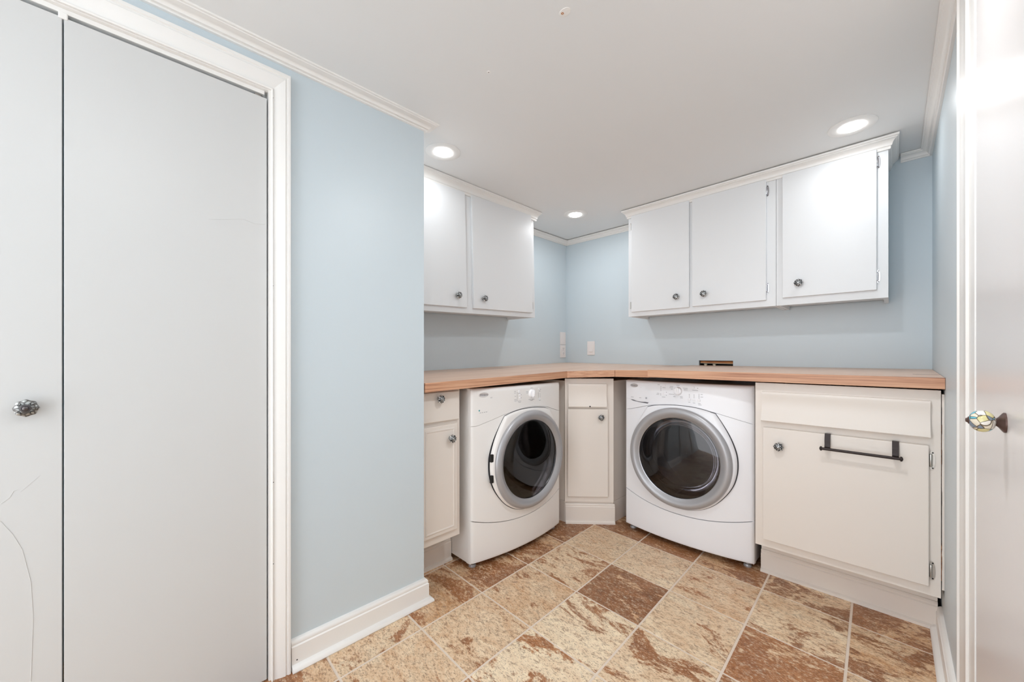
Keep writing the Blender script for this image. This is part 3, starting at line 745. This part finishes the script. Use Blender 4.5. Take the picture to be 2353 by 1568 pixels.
for ins, d in ((0.016, 0.0138), (0.019, 0.0168), (0.023, 0.0168), (0.027, 0.0148)):
    pts.append(((a0 + ins, b0 + ins), (a1 - ins, b0 + ins), (a1 - ins, b1 - ins), (a0 + ins, b1 - ins), d))
b = bmesh.new(); R_ = [[b.verts.new((q[0], -LX - p[4], q[1])) for q in p[:4]] for p in pts]
for i in range(len(R_) - 1):
    for k in range(4): b.faces.new((R_[i][k], R_[i][(k + 1) % 4], R_[i + 1][(k + 1) % 4], R_[i + 1][k]))
b.faces.new(R_[-1]); bmesh.ops.recalc_face_normals(b, faces=b.faces); mb.merge(b)
dr = mb.build('door', M['lowcab'], lc)
put('knob', KNOB, dr, -1.6431 - LYR, -LX - 0.0145, 0.6679, label='chrome filigree knob')
mb = MB(); toe(mb, [(-w, -0.388), (0.050, -0.388)], 0.108, 0.012)
mb.box(-w, 0.0, -0.388, -0.37, 0, 0.191)
mb.build('toe_kick', M['lowcab'], lc, True)

# towel bar hung over the right door
tb = thing('towel_bar', 'dark bronze over-the-door towel bar on the right base cabinet', 'towel bar', (1.9327, -FY - 0.0182, 0.6699))
mb = MB(); mb.tube([(-0.1165, -0.0385, 0), (0.1165, -0.0385, 0)], 0.0056, 16)
for sx in (-1, 1): mb.lathe([(0.006, 0), (0.009, 0.001), (0.0095, 0.004), (0.007, 0.007), (0.002, 0.0085)], 18, Matrix.Translation((sx * 0.1145, -0.0385, 0)) @ Matrix.Rotation(sx * PI / 2, 4, 'Y'))
mb.build('bar', M['iron'], tb, True)
for sx in (-0.0995, 0.1025):
    mb = MB(); pr = [(0.0166, 0.044), (0.0166, 0.0562), (-0.0014, 0.0562)]
    ctr = [(0.0155, 0.040), (0.0155, 0.0568), (-0.0015, 0.0575), (-0.0040, 0.050), (-0.0085, 0.040), (-0.0110, 0.028), (-0.0095, 0.015), (-0.013, 0.004), (-0.030, -0.001), (-0.0365, 0.0)]
    v0 = []; b = bmesh.new()
    for i, (y, z) in enumerate(ctr):
        t = Vector((ctr[min(i + 1, 9)][0] - ctr[max(i - 1, 0)][0], ctr[min(i + 1, 9)][1] - ctr[max(i - 1, 0)][1])).normalized(); nrm = Vector((-t.y, t.x)) * 0.0008
        v0.append([b.verts.new((sx + q * 0.0095, y + e * nrm.x, z + e * nrm.y)) for q, e in ((-1, -1), (1, -1), (1, 1), (-1, 1))])
    for i in range(9):
        for k in range(4): b.faces.new((v0[i][k], v0[i][(k + 1) % 4], v0[i + 1][(k + 1) % 4], v0[i + 1][k]))
    b.faces.new(v0[0]); b.faces.new(v0[-1][::-1]); bmesh.ops.recalc_face_normals(b, faces=b.faces); mb.merge(b)
    mb.build('strap', M['iron'], tb, True)

# ------------------------------------------------------------------ outlets on the walls and the pipe cut-out
op = thing('blank_wall_plate', 'white blank wall plate in the corner, directly above the outlet', 'wall plate', (0, -0.0524, 1.200), PI / 2)
mb = MB(); mb.box(-0.0375, 0.0375, -0.006, 0, -0.0535, 0.0545, 0.002); mb.build('plate', M['plate'], op)
mb = MB(); mb.box(-0.0165, 0.0165, -0.0075, -0.005, -0.033, 0.033, 0.001); mb.build('blank_insert', M['plate'], op)
oo = thing('electrical_outlet', 'white duplex electrical outlet low in the corner, just above the counter', 'outlet', (0, -0.0534, 1.0905), PI / 2)
mb = MB(); mb.box(-0.036, 0.036, -0.007, 0, -0.0545, 0.053, 0.002); mb.build('plate', M['plate'], oo)
for z in (0.020, -0.020):
    mb = MB(); mb.lathe([(0.0165, 0), (0.0165, 0.002), (0.0155, 0.0026)], 24, out_at(0, -0.007, z))
    for sx in (-0.006, 0.006): mb.box(sx - 0.0011, sx + 0.0011, -0.0101, -0.009, z - 0.001, z + 0.008, mi=1)
    mb.lathe([(0.0022, 0), (0.0022, 0.0006)], 10, out_at(0, -0.0096, z - 0.008), mi=1)
    mb.build('socket', [M['plate'], M['inkdark']], oo)
sw = thing('wall_switch', 'white rocker switch plate on the back wall above the counter, left of the pipe cut-out', 'switch', (0.2545, 0, 1.1150))
mb = MB(); mb.box(-0.0355, 0.0355, -0.006, 0, -0.0565, 0.0565, 0.002); mb.build('plate', M['plate'], sw)
mb = MB(); mb.extrude_x([(-0.0055, -0.033), (-0.0095, -0.030), (-0.007, 0.0), (-0.0075, 0.030), (-0.0055, 0.033)], -0.0165, 0.0165); mb.build('rocker', M['plate'], sw)

ub = thing('pipe_access_recess', 'rough cut-out in the back wall showing wood blocking and pipe ends behind the counter', 'wall cut-out', ((HX0 + HX1) / 2, 0, HZ1))
hw = (HX1 - HX0) / 2
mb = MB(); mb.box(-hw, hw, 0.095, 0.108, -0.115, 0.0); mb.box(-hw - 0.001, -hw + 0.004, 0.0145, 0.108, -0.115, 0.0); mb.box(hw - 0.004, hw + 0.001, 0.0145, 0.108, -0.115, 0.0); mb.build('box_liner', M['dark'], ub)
mb = MB(); mb.box(-hw + 0.004, hw - 0.004, 0.016, 0.075, -0.0175, -0.003, 0.001); mb.build('wood_blocking', M['rawwood'], ub)
mb = MB(); mb.extrude_x([(0.0145, -0.0195), (0.030, -0.0195), (0.030, -0.0175), (0.0145, -0.0175)], -hw + 0.003, hw - 0.004); o = mb.build('board_edge', M['pipe'], ub); o.rotation_euler = (0, 0.02, 0)
for px_ in (-0.0707, -0.0165):
    mb = MB(); mb.lathe([(0.008, -0.07), (0.008, 0.0), (0.0105, 0.0005), (0.0105, 0.004), (0.0068, 0.0065)], 20, Matrix.Translation((px_, 0.032, -0.0285)))
    mb.build('pipe_end', M['pipe'], ub, True)

# ------------------------------------------------------------------ washing machine and dryer
def text_mesh(name, body, size, m, parent, x, y, z, shear=0.0, align='CENTER'):
    cu = bpy.data.curves.new(name, 'FONT'); cu.body = body; cu.size = size; cu.align_x = align; cu.align_y = 'CENTER'; cu.extrude = 0.0002; cu.shear = shear
    tmp = bpy.data.objects.new(name, cu); COL.objects.link(tmp)
    dg = bpy.context.evaluated_depsgraph_get()
    me = bpy.data.meshes.new_from_object(tmp.evaluated_get(dg))
    COL.objects.unlink(tmp); bpy.data.objects.remove(tmp); bpy.data.curves.remove(cu)
    me.name = name; me.materials.clear(); me.materials.append(m)
    o = bpy.data.objects.new(name, me); COL.objects.link(o); o.parent = parent; o.location = (x, y, z); o.rotation_euler = (PI / 2, 0, 0)
    return o

def machine(kind, label, cat, loc, rz, H, mirror, body_mat, gl):
    """front-load machine; local x 0..W along the front (centred later), front at -D, mirrored for the dryer"""
    W = 0.685; D = 0.535; c0 = -W / 2
    t = thing(kind, label, cat, loc, rz, group='front-loading laundry machines')
    sgn = -1 if mirror else 1
    def X(x): return (c0 + x) * sgn            # design x (washer) -> local x
    def bulge(x, z):                            # how far the face stands out of the plane y = -D
        u = 2 * x / W - 1
        b = 0.042 * (1 - u * u) + 0.006
        e = min(x, W - x)
        if e < 0.014: b -= 0.014 - math.sqrt(max(0, 0.014 ** 2 - (0.014 - e) ** 2))
        et = H - z
        if et < 0.020: b -= 0.020 - math.sqrt(max(0, 0.020 ** 2 - (0.020 - et) ** 2))
        eb = z - 0.028
        if eb < 0.012: b -= 0.012 - math.sqrt(max(0, 0.012 ** 2 - (0.012 - eb) ** 2))
        return b
    def face(x, z, off=0.0): return Vector((X(x), -D - bulge(x, z) - off, z))
    kick = lambda x: 0.190 + 0.058 * abs((x - 0.352) / 0.345) ** 2.1
    def seam(x):
        if mirror: x = min(W, max(0, (x - 0.315) / RS + 0.335)); dz = -0.010
        else: dz = 0.0
        return dz + seam0(x)
    def seam0(x):
        if x < 0.155: return 0.727 + 0.038 * (x / 0.155) ** 1.3
        if x > 0.523: return 0.760 - 0.043 * (x - 0.523) / 0.162
        return 0.765 + 0.021 * math.sin(PI * (x - 0.155) / 0.368) - 0.005 * (x - 0.155) / 0.368
    xs = [0, .002, .005, .009, .014] + [0.014 + (W - 0.028) * k / 46 for k in range(1, 46)] + [W - .014, W - .009, W - .005, W - .002, W]
    CX, CZ = (0.315, 0.494) if mirror else (0.335, 0.500)
    RS = 0.97 if mirror else 1.0
    def panel(name, lo, hi, nz, skip=None, zs=None):
        b = bmesh.new(); G = []
        for x in xs:
            col = []
            a, c = lo(x), hi(x)
            tt = zs if zs else [k / nz for k in range(nz + 1)]
            for q in tt: col.append(b.verts.new(face(x, a + (c - a) * q)))
            G.append(col)
        for i in range(len(G) - 1):
            for k in range(len(G[0]) - 1):
                mx = (xs[i] + xs[i + 1]) / 2; z_ = (G[i][k].co.z + G[i + 1][k + 1].co.z) / 2
                if skip and skip(mx, z_): continue
                b.faces.new((G[i][k], G[i + 1][k], G[i + 1][k + 1], G[i][k + 1]))
        # turned-in edges so the seams read as grooves
        be = [e for e in b.edges if len(e.link_faces) == 1 and not (skip and (Vector((e.verts[0].co.x - X(CX), e.verts[0].co.z - CZ)).length < 0.26))]
        r = bmesh.ops.extrude_edge_only(b, edges=be)
        for v in [g for g in r['geom'] if isinstance(g, bmesh.types.BMVert)]: v.co.y += 0.016
        loose = [v for v in b.verts if not v.link_faces]
        bmesh.ops.delete(b, geom=loose, context='VERTS')
        bmesh.ops.recalc_face_normals(b, faces=b.faces)
        s_ = MB(); s_.merge(b); return s_.build(name, body_mat, t, True)
    # cabinet shell, open at the front
    mb = MB()
    mb.box(-W / 2 + .001, -W / 2 + .012, -D + 0.002, -0.03, 0.03, H - 0.004); mb.box(W / 2 - .012, W / 2 - .001, -D + 0.002, -0.03, 0.03, H - 0.004)
    mb.box(-W / 2 + .001, W / 2 - .001, -D + 0.002, -0.03, H - 0.016, H - 0.003, 0.002); mb.box(-W / 2 + .012, W / 2 - .012, -0.045, -0.03, 0.03, H - 0.016); mb.box(-W / 2 + .012, W / 2 - .012, -D + 0.002, -0.03, 0.03, 0.045)
    mb.build('cabinet', body_mat, t)
    zt = [0, .25, .5, .7, .84, .88, .91, .94, .965, .985, 1]
    panel('control_panel', lambda x: seam(x) + 0.0014, lambda x: H, 0, zs=zt)
    panel('front_panel', lambda x: kick(x) + 0.002, lambda x: seam(x) - 0.0004, 44, skip=lambda x, z: math.hypot(x - CX, z - CZ) < 0.235)
    panel('kick_panel', lambda x: 0.028, lambda x: kick(x) - 0.002, 0, zs=[0, .03, .06, .1, .3, .6, .8, 1])
    # dark groove behind the seams
    # door: moulded panel with a pointed upper corner on each side
    out = [(0.160, 0.7585), (0.20, 0.7700), (0.25, 0.7775), (0.30, 0.7815), (0.36, 0.7825), (0.42, 0.7790), (0.47, 0.7705), (0.521, 0.7565), (0.552, 0.708), (0.584, 0.650), (0.606, 0.595), (0.618, 0.545), (0.6195, 0.485), (0.610, 0.430), (0.592, 0.385), (0.562, 0.338), (0.519, 0.290), (0.470, 0.256), (0.424, 0.238), (0.37, 0.2275), (0.315, 0.2275), (0.26, 0.238), (0.21, 0.258), (0.16, 0.290), (0.115, 0.335), (0.083, 0.385), (0.064, 0.440), (0.057, 0.500), (0.062, 0.560), (0.083, 0.620), (0.112, 0.680), (0.136, 0.722)]
    out = [(CX + (x - 0.335) * RS, CZ + (z - 0.500) * RS) for x, z in out]
    P = []
    n0 = len(out)
    for i in range(n0):                          # densify
        a, c = out[i], out[(i + 1) % n0]
        pa = a if i in (0, 7) else out[i - 1]; pd = c if (i + 1) % n0 in (0, 7) else out[(i + 2) % n0]
        for q in range(6):
            u = q / 6
            P.append(tuple(0.5 * (2 * a[k] + (c[k] - pa[k]) * u + (2 * pa[k] - 5 * a[k] + 4 * c[k] - pd[k]) * u * u + (3 * a[k] - pa[k] - 3 * c[k] + pd[k]) * u ** 3) for k in (0, 1)))
    rin = 0.222 * RS
    DP = D + 0.045                               # flat reference plane of the door
    def door_pt(x, z, off): # door face: blends from the curved front to a flat plane round the ring
        r = math.hypot(x - CX, z - CZ)
        k = min(1, max(0, (r - 0.255) / 0.09))
        y = (D + bulge(x, z) + 0.015) * k + (DP + 0.016) * (1 - k)
        return Vector((X(x), -y - off, z))
    b = bmesh.new(); rings = []
    fr = [0.0, 0.15, 0.35, 0.55, 0.75, 0.88, 0.95, 1.0]
    offs = [0, 0, 0, 0, 0, -0.0008, -0.003, -0.008]
    for f_, o_ in zip(fr, offs):
        ring = []
        for (x, z) in P:
            ang = math.atan2(z - CZ, x - CX); xi, zi = CX + rin * math.cos(ang), CZ + rin * math.sin(ang)
            ring.append(b.verts.new(door_pt(xi + (x - xi) * f_, zi + (z - zi) * f_, o_)))
        rings.append(ring)
    last = [b.verts.new(Vector((v.co.x, v.co.y + 0.012, v.co.z))) for v in rings[-1]]; rings.append(last)
    n = len(P)
    for i in range(len(rings) - 1):
        for k in range(n): b.faces.new((rings[i][k], rings[i][(k + 1) % n], rings[i + 1][(k + 1) % n], rings[i + 1][k]))
    bmesh.ops.recalc_face_normals(b, faces=b.faces)
    s_ = MB(); s_.merge(b); door = s_.build('door', body_mat, t, True)
    # dark strip that paints in the shadow behind the door edge
    b = bmesh.new()
    G0 = []; G1 = []
    for (x, z) in P:
        dx_, dz_ = x - CX, z - CZ; L_ = math.hypot(dx_, dz_)
        G0.append(b.verts.new(face(CX + dx_ * (1 - 0.05 / L_), CZ + dz_ * (1 - 0.05 / L_), 0.0012))); G1.append(b.verts.new(face(CX + dx_ * (1 + 0.0030 / L_), CZ + dz_ * (1 + 0.0030 / L_), 0.0012)))
    for k in range(n): b.faces.new((G0[k], G0[(k + 1) % n], G1[(k + 1) % n], G1[k]))
    bmesh.ops.recalc_face_normals(b, faces=b.faces); s_ = MB(); s_.merge(b); s_.build('door_shadow_strip', M['rubber'], t)
    Wm = Matrix.Translation((X(CX), -DP - 0.014, CZ)) @ OUT @ Matrix.Diagonal((RS, RS, 1, 1))
    mb = MB(); mb.lathe([(0.272, -0.004), (0.2715, 0.006), (0.267, 0.014), (0.258, 0.019), (0.247, 0.0205), (0.237, 0.017), (0.227, 0.010), (0.2185, 0.003)], 96, Wm, cap=False); mb.build('ring', M['silver'], door, True)
    mb = MB(); mb.lathe([(0.2195, 0.0025), (0.2185, 0.0045), (0.2165, 0.0040), (0.2160, -0.001)], 96, Wm, cap=False); mb.build('inner_rim', M['chrome'], door, True)
    mb = MB()
    if not mirror: mb.lathe([(0.2165, 0.0), (0.200, 0.004), (0.17, 0.0085), (0.13, 0.012), (0.08, 0.0145), (0.03, 0.0155), (0.002, 0.0157)], 72, Wm)
    else: mb.lathe([(0.2165, 0.0), (0.205, 0.002), (0.15, 0.0045), (0.08, 0.006), (0.002, 0.0065)], 72, Wm)
    # keep only the outer skin of the pane
    mb.build('window_pane', gl, door, True)
    # gasket and drum behind the pane
    if not mirror:
        mb = MB(); mb.lathe([(0.208, -0.006), (0.190, -0.030), (0.176, -0.060), (0.172, -0.070), (0.176, -0.074), (0.168, -0.084), (0.140, -0.108), (0.100, -0.122), (0.05, -0.130), (0.003, -0.132)], 72, Wm, cap=False); mb.build('glass_bowl', M['bowl'], door, True)
    mb = MB(); mb.lathe([(0.2170, -0.004), (0.212, -0.012), (0.200, -0.020), (0.192, -0.034), (0.196, -0.052), (0.186, -0.062), (0.180, -0.085)], 72, Wm, cap=False); mb.build('bellows', M['rubber'], t, True)
    mb = MB(); dr = [(0.180, -0.085), (0.262, -0.090), (0.264, -0.13), (0.260, -0.135), (0.264, -0.14), (0.264, -0.25), (0.260, -0.255), (0.264, -0.26), (0.264, -0.40), (0.20, -0.41), (0.10, -0.40), (0.04, -0.395), (0.002, -0.395)]
    mb.lathe(dr, 72, Wm, cap=False)
    for k in range(3):
        a = 0.6 + k * 2 * PI / 3
        m4 = Wm @ Matrix.Rotation(a, 4, 'Z') @ Matrix.Translation((0.236, 0, -0.25))
        bb = bmesh.new(); bmesh.ops.create_cube(bb, size=1)
        for v in bb.verts: v.co = Vector((v.co.x * 0.055, v.co.y * (0.055 if v.co.x > 0 else 0.022), v.co.z * 0.27))
        bmesh.ops.bevel(bb, geom=bb.edges[:], offset=0.006, segments=2, affect='EDGES'); mb.merge(bb, m4)
    mb.build('drum', M['drum'], t, True)
    # dial
    dx, dz = 0.335, 0.8625
    if mirror: dx, dz = W - 0.386, 0.8475
    y = -D - bulge(dx, dz)
    dl = bpy.data.objects.new('dial', None); COL.objects.link(dl); dl.parent = t; dl.location = (X(dx), y + 0.001, dz); dl['label'] = 'white turn knob'
    mb = MB(); mb.lathe([(0.0225, 0), (0.0225, 0.004), (0.020, 0.010), (0.0185, 0.013), (0.004, 0.014)], 36, OUT); mb.build('dial_base', M['knobwhite'], dl, True)
    mb = MB(); bb = bmesh.new(); bmesh.ops.create_cube(bb, size=1)
    for v in bb.verts: v.co = Vector((v.co.x * (0.017 if v.co.y < 0 else 0.024), v.co.y * 0.016 - 0.018, v.co.z * (0.040 if v.co.y < 0 else 0.045)))
    bmesh.ops.bevel(bb, geom=bb.edges[:], offset=0.0055, segments=3, affect='EDGES'); mb.merge(bb, Matrix.Rotation(-0.12 * sgn, 4, 'Y')); mb.build('grip', M['knobwhite'], dl, True)
    def spot(mbx, x, z, r):
        q = MB(); q.lathe([(r, -0.001), (r, .0007), (r * .8, .001)], 12, out_at(X(x), -D - bulge(x, z), z)); q.build('indicator_light', M['inkdark'], t)
    def dash(mbx, x, z, w_, h_=0.0022, up=0.0):
        q = MB(); yy = -D - bulge(x, z) - up; q.box(X(x) - w_ / 2, X(x) + w_ / 2, yy - 0.0004, yy + 0.002, z - h_ / 2, z + h_ / 2); q.build('printed_legend', M['ink'], t)
    leds, btn, ink = None, [], None
    if not mirror:
        for x, z in ((.414, .8856), (.395, .8205), (.419, .8200), (.443, .8190)): btn.append((x, z, .0075))
        btn += [(.259, .8875, .006), (.259, .8385, .005), (.259, .852, .004)]
        for z in (.8800, .8727, .8655, .858): spot(leds, .2395, z, .0016)
        for z in (.8405, .8335): spot(leds, .2385, z, .0016)
        for x in (.395, .419): 
            for z in (.8470, .8400, .8330): spot(leds, x, z, .0016)
        for z in (.8520, .8450, .8380, .8310): spot(leds, .4435, z, .0016)
        for x, z in ((.437, .8825), (.271, .8505), (.271, .8340)): spot(leds, x, z, .0016)
        for x, z, w_ in ((.259, .876, .020), (.418, .8715, .040), (.30, .885, .018), (.299, .878, .020), (.302, .870, .010), (.374, .879, .024), (.376, .871, .020), (.335, .893, .018), (.30, .842, .028), (.316, .830, .012), (.353, .833, .014), (.354, .826, .014), (.258, .823, .024), (.395, .806, .010), (.419, .804, .012), (.444, .803, .014), (.445, .796, .022), (.456, .851, .010), (.456, .838, .014), (.226, .890, .012), (.225, .842, .018), (.224, .835, .022)): dash(ink, x, z, w_)
    else:
        def m_(v): return W - v
        for x, z, r in ((.291, .8632, .007), (.296, .829, .006), (.295, .846, .0055), (.452, .866, .006), (.455, .812, .006)): btn.append((m_(x), z, r))
        for k in range(7): spot(leds, m_(.2765), .8585 - k * .0068, .0016)
        for z in (.8455, .829): spot(leds, m_(.306), z, .0016)
        for k in range(4): spot(leds, m_(.447), .845 - k * .0075, .0016); 
        for k in range(3): spot(leds, m_(.462), .838 - k * .0075, .0014)
        spot(leds, m_(.466), .8635, .0016)
        for x, z, w_ in ((.291, .853, .018), (.293, .812, .026), (.294, .806, .018), (.352, .859, .018), (.354, .852, .016), (.388, .8775, .018), (.372, .815, .020), (.398, .813, .026), (.385, .809, .020), (.455, .855, .020), (.458, .803, .018), (.262, .866, .012), (.262, .858, .012), (.264, .840, .010), (.264, .822, .016), (.265, .815, .016)): dash(ink, m_(x), z, w_)
    for x, z, r in btn:
        b_ = MB(); b_.lathe([(r, -0.001), (r, .0016), (r * .85, .0026), (r * .2, .0024)], 20, out_at(X(x), -D - bulge(x, z), z)); b_.build('button', M['knobwhite'], t, True)
    # badge
    bx_, bz_ = (0.066, 0.8765) if not mirror else (W - 0.066, 0.8600)
    yb = -D - bulge(bx_, bz_)
    u_ = 2 * bx_ / W - 1
    yaw = math.atan2(0.042 * -2 * u_ * 2 / W, 1) * sgn
    bd = bpy.data.objects.new('badge', None); COL.objects.link(bd); bd.parent = t; bd.location = (X(bx_), yb, bz_); bd.rotation_euler = (0, 0, -yaw)
    mb = MB(); mb.lathe([(0.0275, -0.003), (0.0275, 0.0010), (0.0258, 0.0026), (0.0242, 0.0022), (0.002, 0.0024)], 40, OUT @ Matrix.Diagonal((1.0, 0.42, 1, 1))); mb.build('oval', M['badge'], bd, True)
    text_mesh('lettering', 'Whirlpool', 0.0110, M['inkdark'], bd, 0, -0.0027, 0.0, 0.2)
    hx, hz_ = (0.110, 0.8645) if not mirror else (W - 0.110, 0.8430)
    ht = text_mesh('model_mark', 'HT', 0.0085, M['ink'], t, X(hx), -D - bulge(hx, hz_) - 0.0012, hz_); ht.rotation_euler = (PI / 2, 0, -yaw)
    if not mirror:
        # dispenser drawer: raised front with a dark finger slot under it
        b = bmesh.new(); 
        gx = [0.012 + 0.153 * k / 14 for k in range(15)]
        lo_ = [0.7935 - 0.010 * k / 14 for k in range(15)]
        rows = []
        for x, zl in zip(gx, lo_):
            rows.append([b.verts.new(face(x, zl + q * (0.8960 - zl), o_)) for q, o_ in ((0, -.001), (0.02, .0016), (0.3, .0016), (0.7, .0016), (0.98, .0016), (1, -.001))])
        for i in range(14):
            for k in range(5): b.faces.new((rows[i][k], rows[i + 1][k], rows[i + 1][k + 1], rows[i][k + 1]))
        bmesh.ops.recalc_face_normals(b, faces=b.faces); s_ = MB(); s_.merge(b); s_.build('dispenser_drawer', body_mat, t, True)
        b = bmesh.new()
        q = [face(.040, .7915, .0009), face(.165, .7832, .0009), face(.157, .7768, .0009), face(.10, .7800, .0009), face(.055, .7850, .0009)]
        mid = [face(.08, .787, .0009), face(.12, .785, .0009)]
        b.faces.new([b.verts.new(v) for v in q]); bmesh.ops.recalc_face_normals(b, faces=b.faces); s_ = MB(); s_.merge(b); s_.build('finger_slot', M['inkdark'], t)
        dash(None, .060, .8062, .028, up=.0018); dash(None, .112, .8062, .018, up=.0018); dash(None, .150, .808, .012, .010, up=.0018)
    else:
        s_ = MB(); s_.lathe([(0.0048, -0.001), (0.0048, 0.0006)], 12, out_at(X(W - .0435), -D - bulge(W - .0435, .783), .783) @ Matrix.Diagonal((1.1, .8, 1, 1))); s_.build('leaf_mark', M['teal'], t)
        for k in range(4): dash(None, W - (.050 + k * .0115), .7715 + k * .0008, .0105, .0026)
        for z in (.543, .439):      # two black hinge cups on the hinge edge of the door
            x = 0
            s_ = MB(); p_ = door_pt(CX + 0.277, z, 0); s_.box(p_.x - 0.007, p_.x + 0.010, p_.y - 0.001, p_.y + 0.012, z - 0.018, z + 0.020, 0.002); s_.build('hinge_cover', M['dark'], door)
    for sx in (-1, 1):
        for yy in (-D + 0.03, -0.09):
            s_ = MB(); s_.lathe([(0.018, 0), (0.019, 0.004), (0.016, 0.012), (0.009, 0.014), (0.009, 0.032)], 18, Matrix.Translation((sx * (W / 2 - 0.035), yy, 0))); s_.build('foot', M['silver'], t, True)
    return t
machine('washing_machine', 'white front-loading washing machine under the right counter, left of the wide base cabinet', 'washing machine', (0.8594 + 0.3425, -0.012, 0), 0, 0.907, False, M['washer'], M['glass'])
dyaw = -0.0215
machine('clothes_dryer', 'white front-loading dryer under the left counter, beside the angled corner cabinet', 'dryer', (0.030, -1.1720, 0), PI / 2 + dyaw, 0.893, True, M['dryer'], M['glass2'])

# ------------------------------------------------------------------ camera
cam = bpy.data.cameras.new('camera'); co = bpy.data.objects.new('camera', cam); COL.objects.link(co)
co.location = (2.0294, -2.7241, 1.06); co.rotation_euler = (PI / 2, 0, 0.7802)
cam.sensor_fit = 'HORIZONTAL'; cam.sensor_width = 36.0; cam.lens = 885.5354 / 2353 * 36.0
cam.shift_y = (815.5566 - 784) / 2353; cam.clip_start = 0.02
SC.camera = co

# ------------------------------------------------------------------ added world fill light, entering through the open end behind the camera
w = bpy.data.worlds.new('world'); SC.world = w; w.use_nodes = True
bg = w.node_tree.nodes['Background']; bg.inputs['Color'].default_value = (0.93, 0.96, 1.0, 1); bg.inputs['Strength'].default_value = 2.7

SC.view_settings.view_transform = 'Standard'; SC.view_settings.look = 'None'; SC.view_settings.gamma = 1; SC.view_settings.use_curve_mapping = False
SC.view_settings.exposure = 0.5
SC.cycles.max_bounces = 14; SC.cycles.diffuse_bounces = 8; SC.cycles.glossy_bounces = 5; SC.cycles.transparent_max_bounces = 12
SC.cycles.sample_clamp_indirect = 6.0; SC.cycles.use_denoising = True; SC.cycles.caustics_reflective = False; SC.cycles.caustics_refractive = False
